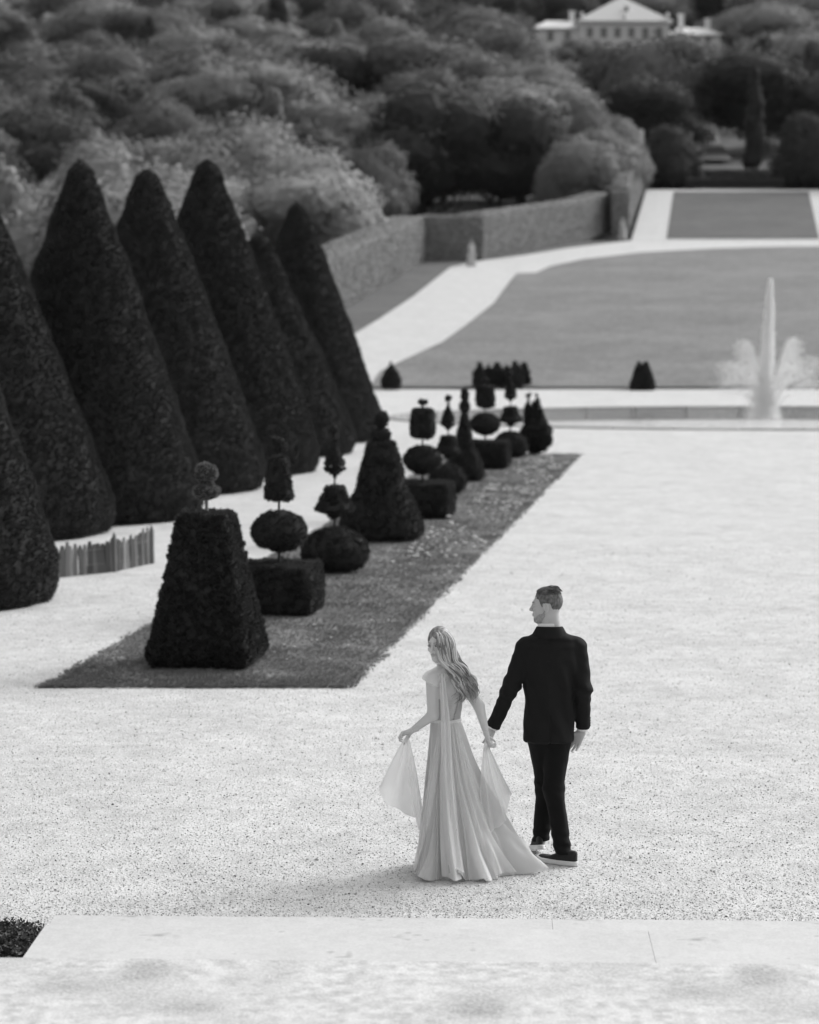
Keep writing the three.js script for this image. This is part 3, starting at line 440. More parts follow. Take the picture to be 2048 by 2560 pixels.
// ---------------------------------------------------------------- low paling fence
{
  const t = thing('paling_fence', 'low fence of split wooden pales around the second yew cone', 'fence', [0, 0, 0]);
  const woods = [0.06, 0.10, 0.16, 0.24].map((v) => mat(v, 0.95)), run = [[-5.6, 31.2], [-4.75, 31.8], [-4.0, 32.55], [-3.62, 33.5]];
  const pale = [0, 1, 2].map((k) => { const g = new THREE.BoxGeometry(0.062 + 0.010 * k, 0.44, 0.016, 2, 6, 1), p = g.attributes.position; for (let i = 0; i < p.count; i++) { const y = p.getY(i); p.setXYZ(i, p.getX(i) * (y > 0.2 ? 0.55 : 1) + 0.006 * noise(k * 9, y * 6, 1), y + 0.22, p.getZ(i) + 0.008 * noise(k * 5, y * 5, 3)); } g.computeVertexNormals(); return g; });
  for (let s = 0; s < 3; s++) {
    const [a, b] = [run[s], run[s + 1]], L = Math.hypot(b[0] - a[0], b[1] - a[1]), n = Math.round(L / 0.074), turn = Math.atan2(b[1] - a[1], b[0] - a[0]);
    for (let i = 0; i < n; i++) { const k = (i + 0.5) / n, o = mesh('pale', pale[Math.floor(rnd() * 3)], woods[Math.floor(rnd() * (s === 2 ? 4 : 3.4))], t); o.position.set(lerp(a[0], b[0], k) + rr(-0.008, 0.008), -0.01, -lerp(a[1], b[1], k)); o.rotation.set(rr(-0.04, 0.04), turn, rr(-0.05, 0.05)); o.scale.y = rr(0.92, 1.08) * (s === 2 && i > n - 4 ? 1.14 : 1); }
    for (const y of [0.13, 0.33]) { const g = new THREE.TubeGeometry(new THREE.LineCurve3(V(a[0], y, -a[1] + 0.012), V(b[0], y, -b[1] + 0.012)), 4, 0.003, 5); mesh('wire', g, mat(0.2, 0.5), t); }
  }
  for (const [x, D] of [[-4.0, 32.55], [-3.60, 33.55], [-5.6, 31.2]]) { const g = turned([[0, 0.04], [0.48, 0.036], [0.56, 0.005]], 2, 9, 10, 0.006, 9), o = mesh('post', g, woods[2], t); o.position.set(x, -0.02, -D); }
}
// ---------------------------------------------------------------- basin and fountain
{
  const { x: cx, D: cD, ax, aD } = BASIN;
  const rip = [tileNoise(20), tileNoise(70)], ripTex = texture(512, (i, j) => 0.6 * rip[0](i / 512, j / 512) + 0.4 * rip[1](i / 512, j / 512), false);
  const water = sheet('basin_water', BASIN.ring(-0.01), -0.012, 40, mat(0.97, 0.05, { transmission: 1, thickness: 0, bumpMap: ripTex, bumpScale: 0.07, ior: 1.33 }), 3);
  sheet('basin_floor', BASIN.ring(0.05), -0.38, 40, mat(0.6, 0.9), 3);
  const t = thing('fountain_basin', 'low stone kerb of the wide oval fountain basin', 'basin', [cx, 0, -cD]);
  for (let s = 0; s < 40; s++) {   // kerb stones
    const P = [], I = [], a0 = (s + 0.01) / 40 * 2 * Math.PI, a1 = (s + 0.99) / 40 * 2 * Math.PI, prof = [[-0.34, -0.02], [-0.34, 0.03], [-0.32, 0.045], [-0.02, 0.045], [0.0, 0.03], [0.0, -0.4]];
    for (let i = 0; i <= 4; i++) { const a = lerp(a0, a1, i / 4); for (const [w, y] of prof) P.push((ax - w) * Math.cos(a), y, -(aD - w) * Math.sin(a)); }
    for (let i = 0; i < 4; i++) for (let j = 0; j < 5; j++) { const u = i * 6 + j; I.push(u, u + 1, u + 6, u + 1, u + 7, u + 6); }
    I.push(0, 1, 2, 0, 2, 3, 0, 3, 4, 0, 4, 5, 24, 26, 25, 24, 27, 26, 24, 28, 27, 24, 29, 28);
    const g = new THREE.BufferGeometry(); g.setAttribute('position', new THREE.Float32BufferAttribute(P, 3)); g.setIndex(I); g.computeVertexNormals(); mesh('kerb_stone', g, kerbMats[s % 3], t);
  }
  // jets: clouds of drops thrown up and falling back
  const f = thing('fountain', 'tall white water jet with lower spreading side jets in the basin', 'fountain', [cx, -0.01, -cD]);
  const drop = new THREE.IcosahedronGeometry(1, 1), wet = mat(0.95, 0.3, { ior: 1.33 });
  const nozzle = mesh('nozzle', new THREE.CylinderGeometry(0.05, 0.09, 0.25, 10), mat(0.12, 0.5, { metalness: 0.6 }), f); nozzle.position.y = 0.1;
  const jet = (name, n, put) => { const o = new THREE.InstancedMesh(drop, wet, n); for (let i = 0; i < n; i++) { const s = put(_P); _q.identity(); _s.set(s, s * 1.5, s); o.setMatrixAt(i, _m.compose(_P, _q, _s)); } o.name = name; o.userData.kind = 'stuff'; o.castShadow = o.receiveShadow = true; f.add(o); };
  const gs = () => (rnd() + rnd() + rnd() - 1.5) / 1.5;
  jet('main_jet', 16000, (p) => { const k = Math.pow(rnd(), 0.9), y = 4.15 * k, w = 0.07 + 0.34 * Math.pow(1 - k, 0.75); p.set(gs() * w - 0.10 * (1 - k), y, gs() * w); return rr(0.005, 0.012); });
  jet('foam_base', 9000, (p) => { const k = rnd() * rnd(); p.set(gs() * 0.62 - 0.15, 1.7 * k, gs() * 0.6); return rr(0.005, 0.012); });
  for (const [vx, vy, vz, m] of [[-1.15, 6.6, 0.3, 2300], [1.0, 6.7, 0.2, 2400], [-2.0, 5.6, -0.4, 1500], [1.9, 5.9, 0.5, 1600], [0.6, 5.6, 1.4, 1000], [-0.6, 5.6, -1.4, 1000], [2.6, 4.6, 0, 900], [-2.7, 4.6, 0, 800]])
    jet('side_jet', Math.round(m * 2.4), (p) => { const b = rr(0.80, 1.03), ux = vx * rr(0.85, 1.15) + gs() * 0.22, uy = vy * b, uz = vz + gs() * 0.3, T = 2 * uy / 9.81, s = 0.66 * T * Math.pow(rnd(), 1.2), sp = 0.03 + 0.06 * s; p.set(ux * s + gs() * sp, Math.max(0.02, uy * s - 4.9 * s * s + gs() * sp), uz * s + gs() * sp); return rr(0.004, 0.0085); });
}
// ---------------------------------------------------------------- two statues on pedestals
function statue(x, D, label, turn) {
  const t = thing('statue', label, 'statue', [x, land(D) + 0.03, -D], turn, 'statues before the clipped hedges');
  const ped = mesh('pedestal', turned([[0, 0], [0, 0.30], [0.1, 0.30], [0.12, 0.25], [0.70, 0.24], [0.72, 0.29], [0.80, 0.29], [0.8, 0]], 12, 32, 30, 0.002, 5), statueMat, t);
  const F = (x, y, z) => { let d = Math.hypot(x / 0.17, (y - 1.0) / 0.28, z / 0.15) - 1; d *= 0.15; d = smin(d, cap(x, y, z, 0, 0.8, 0, 0.02, 1.2, 0, 0.19, 0.11), 0.06); d = smin(d, cap(x, y, z, -0.15, 1.28, 0, 0.15, 1.28, 0, 0.075, 0.075), 0.05); d = smin(d, cap(x, y, z, 0.16, 1.28, 0, 0.2, 1.0, 0.06, 0.05, 0.04), 0.03); d = smin(d, cap(x, y, z, -0.16, 1.28, 0, -0.17, 1.05, 0.1, 0.05, 0.04), 0.03); d = smin(d, Math.hypot(x - 0.01, (y - 1.5) * 0.8, z) - 0.085, 0.03); return d + 0.012 * Math.sin(14 * Math.atan2(z, x) + 3 * y) * (y < 1.2 ? 1 : 0); };
  mesh('figure', nets(F, [-0.3, 0.78, -0.3], [0.3, 1.66, 0.3], 0.025), statueMat, t); return t;
}
statue(3.95, 155.6, 'pale stone statue on a pedestal before the dark hedge end, the nearer one', 0.2);
statue(15.9, 181.6, 'pale stone statue on a pedestal by the start of the far alley', -0.3);
// ---------------------------------------------------------------- the pavilion on the hill
{
  const D = 470, y = land(455) + 4.5, t = thing('pavilion', 'pale pavilion with pointed central roof and low wings among the hillside trees', 'building', [40.6, y, -D], 0.04); t.scale.setScalar(1.1);
  const block = (name, w, h, d, x, y0, z, m) => { const o = mesh(name, roundBox(w, h, d, 0.05), m, t); o.position.set(x, y0, z); return o; };
  const roofG = (w, d, h, top) => { const x = w / 2, z = d / 2, a = top / 2, P = [-x, 0, z, x, 0, z, x, 0, -z, -x, 0, -z, -a, h, 0.05, a, h, 0.05, a, h, -0.05, -a, h, -0.05], g = new THREE.BufferGeometry(); g.setAttribute('position', new THREE.Float32BufferAttribute(P, 3)); g.setIndex([0, 1, 5, 0, 5, 4, 1, 2, 6, 1, 6, 5, 2, 3, 7, 2, 7, 6, 3, 0, 4, 3, 4, 7, 4, 5, 6, 4, 6, 7, 0, 3, 2, 0, 2, 1]); const q = g.toNonIndexed(); q.computeVertexNormals(); return q; };
  const wall = wallMat, roof = roofMat, dark = mat(0.16, 0.3);
  block('wall', 15.5, 9.4, 9, 0, -6, 0, wall); block('wall', 7.5, 8.2, 7.5, -11.2, -6, 0.3, wall); block('wall', 9.0, 7.6, 7.5, 12.2, -6.4, 0.3, wall);
  let r = mesh('roof', roofG(17, 10.4, 4.6, 0.6), roof, t); r.position.set(0, 3.4, 0); { const fi = mesh('finial', turned([[0, 0.18], [0.5, 0.12], [0.6, 0.22], [0.8, 0.2], [1.5, 0.02]], 2, 8, 10, 0, 1), wall, r); fi.position.y = 4.5; const dm = mesh('dormer', roundBox(0.9, 1.1, 0.8, 0.05), wall, r); dm.position.set(0.5, 1.7, 2.8); const dw = mesh('dormer_window', new THREE.BoxGeometry(0.55, 0.7, 0.06), dark, r); dw.position.set(0.5, 2.25, 3.22); }
  r = mesh('roof', roofG(9, 8.6, 1.7, 4), roof, t); r.position.set(-11.2, 2.22, 0.3); r = mesh('roof', roofG(10.4, 8.6, 1.6, 5), roof, t); r.position.set(12.2, 1.22, 0.3);
  for (const [x, y0, h] of [[-8.7, 2.0, 3.4], [10.4, 2.0, 3.0], [15.1, 0.8, 3.4], [-14.4, 1.6, 1.6]]) { const c = block('chimney', 0.9, h, 0.9, x, y0, 0.5, wall); const p = mesh('chimney_cap', roundBox(1.15, 0.18, 1.15, 0.03), wall, c); p.position.y = h; }
  for (const [x, y0] of [[-6, 0.6], [-3.6, 0.6], [-1.2, 0.6], [1.2, 0.6], [3.6, 0.6], [6, 0.6], [-12.8, 0], [-9.8, 0], [10.2, -0.8], [12.4, -0.8], [14.6, -0.8]]) { const z = Math.abs(x) < 8 ? 4.53 : 4.08, w = mesh('window', new THREE.BoxGeometry(0.8, 1.7, 0.05), dark, t); w.position.set(x, y0 + 0.9, z); for (const s of [-1, 1]) { const fr = mesh('shutter', new THREE.BoxGeometry(0.42, 1.7, 0.07), mat(0.6), w); fr.position.set(s * 0.62, 0, 0.03); } }
  for (const x of [-7.4, 0, 7.4]) { const u = mesh('roof_urn', turned([[0, 0.3], [0.3, 0.3], [0.5, 0.12], [0.9, 0.38], [1.3, 0.3], [1.7, 0.05]], 2, 10, 14, 0, 1), wall, t); u.position.set(x, 3.35, 4.6); }
  const c = block('cornice', 16.2, 0.4, 9.7, 0, 3.0, 0, wall);
  // small plastered cottage high on the left
  const hs = thing('cottage', 'tiny white cottage gable showing between trees at the upper left', 'house', [-70.3, land(480) + 3.5, -478], 0.5); hs.scale.setScalar(0.55);
  mesh('wall', roundBox(4.2, 4.6, 5, 0.05), wall, hs); const hr = mesh('roof', roofG(4.8, 5.6, 1.8, 3), mat(0.22), hs); hr.position.y = 4.6;
  const hw = mesh('window', new THREE.BoxGeometry(0.8, 1.2, 0.06), dark, hs); hw.position.set(0.4, 2.6, 2.52);
  // avenue in the wood and the small white car on it
  sheet('forest_road', [[30.6, 262], [34.6, 262], [41, 330], [38.4, 330]], 0.12, 8, mat(0.13, 1), 6);
  const car = thing('parked_car', 'tiny white car on the pale track beyond the level hedges', 'car', [35.4, land(292) + 0.25, -292], 0.1);
  const body = mesh('body', turned([[0.25, 0], [0.28, 0.8], [0.45, 0.92], [0.85, 0.9], [0.95, 0.78], [1.38, 0.62], [1.45, 0.5], [1.46, 0]], 7, 32, 30, 0, 1), mat(0.8, 0.25, { clearcoat: 0.6 }), car); body.scale.z = 2.1;
  const rw = mesh('rear_window', new THREE.BoxGeometry(1.15, 0.34, 0.03), mat(0.03, 0.15), car); rw.position.set(0, 1.15, 1.53); rw.rotation.x = -0.5;
  for (const [x, z] of [[-0.8, 1.2], [0.8, 1.2], [-0.8, -1.2], [0.8, -1.2]]) { const w = mesh('wheel', new THREE.CylinderGeometry(0.31, 0.31, 0.2, 18).rotateZ(Math.PI / 2), mat(0.02, 0.9), car); w.position.set(x, 0.31, z); }
  for (const s of [-1, 1]) { const l = mesh('tail_light', roundBox(0.2, 0.14, 0.06, 0.02), mat(0.12, 0.3), car); l.position.set(s * 0.68, 0.62, 1.9); }
}
// ---------------------------------------------------------------- the couple
// Figures are laid out with x to the right, y up, z back toward the steps; both walk away (-z).
function loft(x, y, z, T, pw = 2.3) {   // rows [y, cx, cz, half width, half depth]
  let i = 1; while (i < T.length - 1 && T[i][0] < y) i++; const a = T[i - 1], b = T[i], k = sstep(0, 1, clamp((y - a[0]) / (b[0] - a[0]), 0, 1)), L = (n) => lerp(a[n], b[n], k), hw = L(3), hd = L(4);
  return (Math.pow(Math.pow(Math.abs(x - L(1)) / hw, pw) + Math.pow(Math.abs(z - L(2)) / hd, pw), 1 / pw) - 1) * Math.min(hw, hd);
}
const capV = (x, y, z, a, b, ra, rb) => cap(x, y, z, a[0], a[1], a[2], b[0], b[1], b[2], ra, rb);
// head in its own frame: face toward +z, chin near y = -0.125, crown near 0.13
const HEAD = (fem) => (x, y, z) => {
  const ax = Math.abs(x), j = fem ? 0.92 : 1;
  let d = ell(x, y, z, 0, 0.036, -0.014, 0.076, 0.094, 0.098);
  d = smin(d, ell(x, y, z, 0, -0.042, 0.028, 0.058 * j, 0.08, 0.066), 0.035);
  d = smin(d, ell(x, y, z, 0, -0.103, 0.062, 0.026 * j, 0.022, 0.026), 0.03);
  if (!fem) d = smin(d, cap(ax, y, z, 0.054, -0.062, -0.01, 0.028, -0.103, 0.048, 0.014, 0.014), 0.03);
  d = smin(d, cap(ax, y, z, 0.0, 0.024, 0.086, 0.036, 0.022, 0.072, 0.012, 0.010), 0.018);
  d = smin(d, ell(ax, y, z, 0.040, -0.026, 0.066, 0.02, 0.018, 0.016), 0.02);
  d = smax(d, -(Math.hypot(ax - 0.031, y - 0.003, z - 0.103) - 0.0165), 0.012);
  d = smin(d, cap(x, y, z, 0, 0.012, 0.093, 0, -0.028, 0.112, 0.007, fem ? 0.0095 : 0.0115), 0.012);
  d = smin(d, Math.hypot(ax - 0.011, y + 0.033, z - 0.101) - 0.0075, 0.008);
  d = smin(d, ell(x, y, z, 0, -0.058, 0.091, 0.022, 0.006, 0.010), 0.008); d = smin(d, ell(x, y, z, 0, -0.070, 0.089, 0.019, 0.007, 0.010), 0.008);
  let e = ell(ax, y, z, 0.077, -0.006, -0.008, 0.010, 0.032, 0.021); e = smax(e, -ell(ax, y, z, 0.088, -0.002, -0.004, 0.009, 0.018, 0.011), 0.006); d = smin(d, e, 0.006);
  return d;
};
const NECK = (x, y, z, r) => cap(x, y, z, 0, -0.05, -0.028, 0, -0.2, -0.045, r, r * 1.12);
function placed(g, pos, rot, s = 1) { const m = new THREE.Matrix4().compose(V(...pos), new THREE.Quaternion().setFromEuler(new THREE.Euler(...rot, 'YXZ')), V(s, s, s)); return g.applyMatrix4(m); }
// a hand: fingers along dir, palm toward normal, thumb on the side given by thumb (+1/-1 along dir x normal)
function handGeometry(wrist, dir, normal, thumb, curls, s = 1, spread = 0.05, thumbIn = 0.3) {
  const chains = [], X = [0.030, 0.010, -0.010, -0.029], len = [0.068, 0.076, 0.070, 0.056];
  for (let f = 0; f < 4; f++) { let x = X[f] * thumb, y = 0.086 - 0.004 * Math.abs(f - 1), z = 0, a = 0, sp = spread * (1.5 - f) * thumb; chains.push([[x * 0.62, 0.004, 0], [x, y, z], 0.0125, 0.0105]); for (let k = 0; k < 3; k++) { a += curls[f] * (k ? 1.05 : 0.75); const l = len[f] * [0.45, 0.31, 0.24][k], n = [x + sp * l, y + Math.cos(a) * l, z + Math.sin(a) * l]; chains.push([[x, y, z], n, 0.0092 - 0.0009 * k, 0.0086 - 0.0011 * k]); [x, y, z] = n; } }
  const th = [[0.016 * thumb, 0.012, 0.004], [0.040 * thumb, 0.042, 0.012 + 0.02 * thumbIn], [0.050 * thumb - 0.012 * thumbIn * thumb, 0.070, 0.018 + 0.05 * thumbIn], [0.050 * thumb - 0.03 * thumbIn * thumb, 0.094, 0.022 + 0.07 * thumbIn]];
  for (let k = 0; k < 3; k++) chains.push([th[k], th[k + 1], [0.0145, 0.0105, 0.0093][k], [0.0105, 0.0093, 0.0075][k]]);
  const F = (x, y, z) => { let d = cap(x, y, z, 0, -0.05, 0, 0, 0.012, 0, 0.022, 0.023); for (let i = 0; i < chains.length; i++) { const [a, b, ra, rb] = chains[i]; d = smin(d, capV(x, y, z, a, b, ra, rb), i < 16 && i % 4 === 0 || i === 16 ? 0.014 : 0.005); } return d; };
  const g = nets(F, [-0.085, -0.06, -0.05], [0.085, 0.185, 0.13], 0.0042), y = V(...dir).normalize(), z = V(...normal), x = V().crossVectors(y, z).normalize(); z.crossVectors(x, y);
  return g.applyMatrix4(new THREE.Matrix4().makeBasis(x, y, z).scale(V(s, s, s)).setPosition(...wrist));
}
function features(t, fem, M, tones) {   // eyes, brows and lips as parts
  const put = (name, g, m) => mesh(name, g.applyMatrix4(M), m, t);
  for (const s of [-1, 1]) {
    put('eye', new THREE.SphereGeometry(0.0098, 14, 10).translate(s * 0.031, 0.003, 0.0868), mat(0.5, 0.2)); put('iris', new THREE.SphereGeometry(0.0048, 12, 8).scale(1, 1, 0.5).translate(s * 0.031, 0.003, 0.0948), mat(0.03, 0.2));
    put('eyelid', new THREE.TorusGeometry(0.0108, fem ? 0.0017 : 0.0012, 6, 14, Math.PI).translate(s * 0.031, 0.003, 0.0935), mat(fem ? 0.05 : 0.25, 0.8));
    put('eyebrow', new THREE.TubeGeometry(new THREE.QuadraticBezierCurve3(V(s * 0.014, 0.024, 0.0985), V(s * 0.032, 0.034, 0.094), V(s * 0.049, 0.024, 0.0775)), 10, 0.0019, 6), mat(tones.brow, 0.9));
  }
  put('lips', mergeGeometries([new THREE.SphereGeometry(1, 16, 8).scale(0.021, 0.0052, 0.0085).translate(0, -0.0585, 0.0945), new THREE.SphereGeometry(1, 16, 8).scale(0.018, 0.006, 0.0085).translate(0, -0.0695, 0.093)]), mat(tones.lip, 0.5));
}
const skinMat = (v) => mat(v, 0.6, { specularIntensity: 0.5 });

// ================================================================ the man
{
  const t = thing('person', 'man in dark suit and white-soled shoes walking away, head turned sideways', 'person', [0.959, 0, -15.855]);
  const J = { hipL: [-0.09, 0.92, -0.01], hipR: [0.03, 0.92, 0.01], kneeL: [-0.048, 0.50, -0.10], kneeR: [-0.002, 0.50, 0.035], ankL: [-0.078, 0.10, -0.14], ankR: [0.07, 0.085, 0.075], shL: [-0.19, 1.448, 0], shR: [0.152, 1.445, 0], elL: [-0.288, 1.185, 0.03], elR: [0.188, 1.165, 0.035], wrL: [-0.404, 0.915, 0.005], wrR: [0.192, 0.905, -0.01] };
  const chest = [[0.78, -0.036, 0, 0.172, 0.138], [0.92, -0.034, 0.002, 0.170, 0.134], [1.07, -0.03, 0, 0.160, 0.116], [1.22, -0.026, 0.004, 0.178, 0.126], [1.36, -0.021, 0.006, 0.196, 0.124], [1.45, -0.02, 0.002, 0.196, 0.108], [1.50, -0.022, 0.0, 0.165, 0.092], [1.55, -0.028, -0.004, 0.105, 0.080], [1.59, -0.03, -0.008, 0.075, 0.066], [1.63, -0.03, -0.01, 0.06, 0.058]];
  const headPos = [-0.052, 1.722, -0.012], headRot = [0.02, -1.80, 0.0], HS = 0.95, head = HEAD(false);
  // body: one continuous figure under the clothes, with head and hands
  const bodyF = (x, y, z) => {
    let d = smax(loft(x, y, z, chest, 2) + 0.03, smax(y - 1.56, 0.84 - y, 0.05), 0.05);
    d = smin(d, ell(x, y, z, -0.03, 0.92, 0, 0.14, 0.11, 0.10), 0.05);
    for (const s of ['L', 'R']) { d = smin(d, capV(x, y, z, J['sh' + s], J['el' + s], 0.045, 0.038), 0.03); d = smin(d, capV(x, y, z, J['el' + s], J['wr' + s], 0.038, 0.025), 0.02); d = smin(d, capV(x, y, z, J['hip' + s], J['knee' + s], 0.07, 0.048), 0.03); d = smin(d, capV(x, y, z, J['knee' + s], J['ank' + s], 0.046, 0.034), 0.03); }
    return smin(d, cap(x, y, z, -0.032, 1.50, -0.006, -0.04, 1.66, -0.008, 0.062, 0.056), 0.04);
  };
  const headG = placed(nets((x, y, z) => smin(head(x, y, z), NECK(x, y, z, 0.058), 0.03), [-0.1, -0.18, -0.13], [0.1, 0.145, 0.14], 0.0045), headPos, headRot, HS);
  const hL = handGeometry([-0.412, 0.888, 0.008], [-0.12, -1, 0.02], [-0.95, 0.1, -0.25], 1, [0.32, 0.34, 0.36, 0.4], 0.98, 0.03, 0.5);
  const hR = handGeometry([0.186, 0.878, -0.012], [-0.55, -1, 0.0], [-0.35, 0.15, 0.9], 1, [0.16, 0.2, 0.24, 0.3], 0.98, 0.09, 0.2);
  mesh('body', mergeGeometries([nets(bodyF, [-0.5, 0.03, -0.3], [0.35, 1.72, 0.25], 0.014), headG, hL, hR]), skinMat(0.47), t);
  const HM = new THREE.Matrix4().compose(V(...headPos), new THREE.Quaternion().setFromEuler(new THREE.Euler(...headRot, 'YXZ')), V(HS, HS, HS));
  features(t, false, HM, { brow: 0.09, lip: 0.26 });
  // hair: clipped sides, longer swept top
  const hairLine = (z) => z > 0.05 ? lerp(0.05, 0.098, sstep(0.05, 0.085, z)) : z > 0.012 ? lerp(0.035, 0.05, sstep(0.03, 0.05, z)) - 0.05 * sstep(0.045, 0.015, z) * sstep(-0.0, 0.02, z) : z > -0.035 ? 0.024 : lerp(-0.058, 0.024, sstep(-0.062, -0.035, z));
  const hairF = (x, y, z) => { const st = 0.0018 * Math.sin(260 * x + 90 * z + 60 * noise(x * 30, y * 30, z * 30)); let d = ell(x, y, z, 0, 0.036, -0.014, 0.0795, 0.0975, 0.1015) - 0.001 * Math.sin(400 * z + 300 * y); d = smax(d, hairLine(z) - y, 0.006); let top = smax(ell(x, y, z, 0.0, 0.076, -0.012, 0.068, 0.057, 0.095), 0.085 + 0.25 * Math.max(0, z) - y, 0.01);  return smin(d, top + st, 0.012); };
  const hairMat = mat(1, 0.75, { vertexColors: true });
  const hairG = nets(hairF, [-0.1, -0.07, -0.135], [0.1, 0.17, 0.12], 0.0042, (x, y, z) => (y > 0.085 ? 0.07 : 0.13) * (0.7 + 0.9 * Math.abs(noise(x * 130, y * 18, z * 22)) + 0.5 * noise(x * 50, y * 50, z * 50)));
  const tufts = [hairG];
  for (let i = 0; i < 230; i++) {
    const u = rr(-1, 1), f = rnd(), z0 = lerp(0.074, -0.07, f), x0 = u * 0.056, y0 = 0.036 + 0.094 * Math.sqrt(Math.max(0.05, 1 - (x0 / 0.078) ** 2 - ((z0 + 0.014) / 0.102) ** 2)), l = rr(0.03, 0.06) * (1 - 0.3 * f), lift = rr(0.008, 0.02) * (f > 0.75 ? 1.3 : 1);
    const cv = new THREE.QuadraticBezierCurve3(V(x0, y0 - 0.004, z0), V(x0 + rr(-0.01, 0.012), y0 + lift, z0 - l * 0.4), V(x0 + rr(-0.016, 0.018), y0 + lift * rr(0.2, 0.9) - 0.01 * f, z0 - l));
    const g = new THREE.TubeGeometry(cv, 6, rr(0.0016, 0.0034), 4); const tone = rr(0.035, 0.15), p = g.attributes.position, C = []; for (let k = 0; k < p.count; k++) C.push(tone, tone, tone); g.setAttribute('color', new THREE.Float32BufferAttribute(C, 3)); g.deleteAttribute('uv'); tufts.push(g);
  }
  mesh('hair', placed(mergeGeometries(tufts), headPos, headRot, HS), hairMat, t);
  const beardF = (x, y, z) => { const b = -0.05 - 0.03 * sstep(0.04, 0.085, z) + 0.03 * sstep(0.03, 0.0, z); return smax(smax(head(x, y, z) - 0.002, y - b, 0.008), smax(-0.008 - z, -0.122 - y, 0.004), 0.008); };
  mesh('beard', placed(nets(beardF, [-0.09, -0.14, -0.03], [0.09, 0.02, 0.12], 0.0042, (x, y, z) => 0.33 * (0.9 + 0.35 * noise(x * 120, y * 120, z * 120))), headPos, headRot, HS), hairMat, t);
  // suit
  const suit = mat(0.013, 0.85, { sheen: 0.3, sheenRoughness: 0.6, sheenColor: grey(0.12), specularIntensity: 0.3 });
  const fold = (x, y, z) => 0.0065 * noise(x * 9, y * 5, z * 9) + 0.003 * noise(x * 22 + y * 8, y * 14, z * 22);
  const jacketF = (x, y, z) => {
    const drape = 0.009 * Math.sin((x + 0.35 * (y - 1.1)) * 48 + 2 * noise(x * 4, y * 4, 1)) * sstep(1.44, 1.25, y) * sstep(0.82, 1.0, y) * sstep(-0.2, 0.15, x + 0.2) * sstep(0, 0.08, z);
    let d = smax(loft(x, y, z, chest) + drape, smax(y - 1.585, 0.815 + 0.02 * x - y, 0.01), 0.02);
    d = smin(d, cap(x, y, z, -0.165, 1.462, 0, 0.125, 1.462, 0, 0.052, 0.052), 0.03);
    d += (0.005 * Math.exp(-(((x + 0.035) / 0.005) ** 2)) + 0.003 * sstep(-0.036, -0.034, x) * sstep(0.06, -0.03, x)) * sstep(1.03, 0.99, y) * (z > 0 ? 1 : 0) + 0.0022 * Math.exp(-(((x + 0.03) / 0.004) ** 2)) * (z > 0 ? 1 : 0);      // centre seam and vent
    for (const s of ['L', 'R']) {
      const sh = J['sh' + s], el = J['el' + s], wr = J['wr' + s];
      let a = smin(capV(x, y, z, sh, el, 0.066, 0.056), capV(x, y, z, el, [wr[0], wr[1], wr[2]], 0.056, 0.046), 0.03);
      a += 0.0042 * Math.sin(y * 70 + x * 40 + 3 * noise(x * 6, y * 6, z * 6)) * (0.3 + sstep(0.16, 0.0, Math.abs(y - el[1]))); 
      const dx = wr[0] - el[0], dy = wr[1] - el[1], dz = wr[2] - el[2], l = Math.hypot(dx, dy, dz), past = ((x - wr[0]) * dx + (y - wr[1]) * dy + (z - wr[2]) * dz) / l; a = smax(a, past - 0.004, 0.006);
      d = smin(d, a, 0.022);
    }
    return d + fold(x, y, z);
  };
  mesh('jacket', nets(jacketF, [-0.50, 0.78, -0.18], [0.32, 1.62, 0.2], 0.0085), suit, t);
  const ringF = (c, rx, rz, y0, y1, w, lean) => (x, y, z) => { const k = (y - y0) / (y1 - y0), q = Math.abs((Math.hypot((x - c[0] + lean[0] * k) / rx, (z - c[1] + lean[1] * k) / rz) - 1) * Math.min(rx, rz)) - w; return smax(q, Math.max(y0 - y, y - y1 - 0.12 * (z - c[1])), 0.004); };
  mesh('jacket_collar', nets((x, y, z) => { const k = clamp((y - 1.50) / 0.095, 0, 1), rx = lerp(0.125, 0.074, k), rz = lerp(0.104, 0.069, k); return smax(Math.abs((Math.hypot((x + 0.031) / rx, (z + 0.006 - 0.006 * k) / rz) - 1) * rz) - 0.007, Math.max(1.512 + 0.25 * Math.max(0, 0.02 - z) - y, y - 1.586 - 0.10 * z), 0.005); }, [-0.16, 1.49, -0.12], [0.12, 1.63, 0.14], 0.0058), suit, t);
  const white = mat(0.78, 0.8);
  mesh('shirt_collar', nets(ringF([-0.033, -0.006], 0.073, 0.069, 1.54, 1.606, 0.004, [0, 0.008]), [-0.14, 1.5, -0.11], [0.08, 1.64, 0.1], 0.005), white, t);
  for (const s of ['L', 'R']) { const el = V(...J['el' + s]), wr = V(...J['wr' + s]), d = wr.clone().sub(el).normalize(), g = new THREE.CylinderGeometry(0.037, 0.039, 0.05, 22, 2, true).translate(0, 0.012, 0); g.applyQuaternion(new THREE.Quaternion().setFromUnitVectors(V(0, -1, 0), d)); g.translate(wr.x, wr.y, wr.z); mesh('shirt_cuff', g, white, t); }
  for (let k = 0; k < 4; k++) { const g = new THREE.CylinderGeometry(0.0065, 0.0065, 0.004, 10).rotateZ(Math.PI / 2).translate(0.192 + 0.049, 0.925 + 0.017 * k, 0.005 + 0.003 * k); mesh('cuff_button', g, mat(0.02, 0.3), t); }
  // trousers
  const legF = (hip, knee, ank, hem) => (x, y, z) => { let d = smin(capV(x, y, z, hip, knee, 0.100, 0.064), capV(x, y, z, knee, [ank[0], ank[1] - 0.06, ank[2]], 0.064, 0.054), 0.05); d += 0.004 * Math.sin(y * 90 + x * 40) * (sstep(0.3, 0.12, y) + 0.5 * sstep(0.12, 0.0, Math.abs(y - knee[1]))); return smax(d, hem + 0.15 * (z - ank[2]) * 0.2 - y, 0.006); };
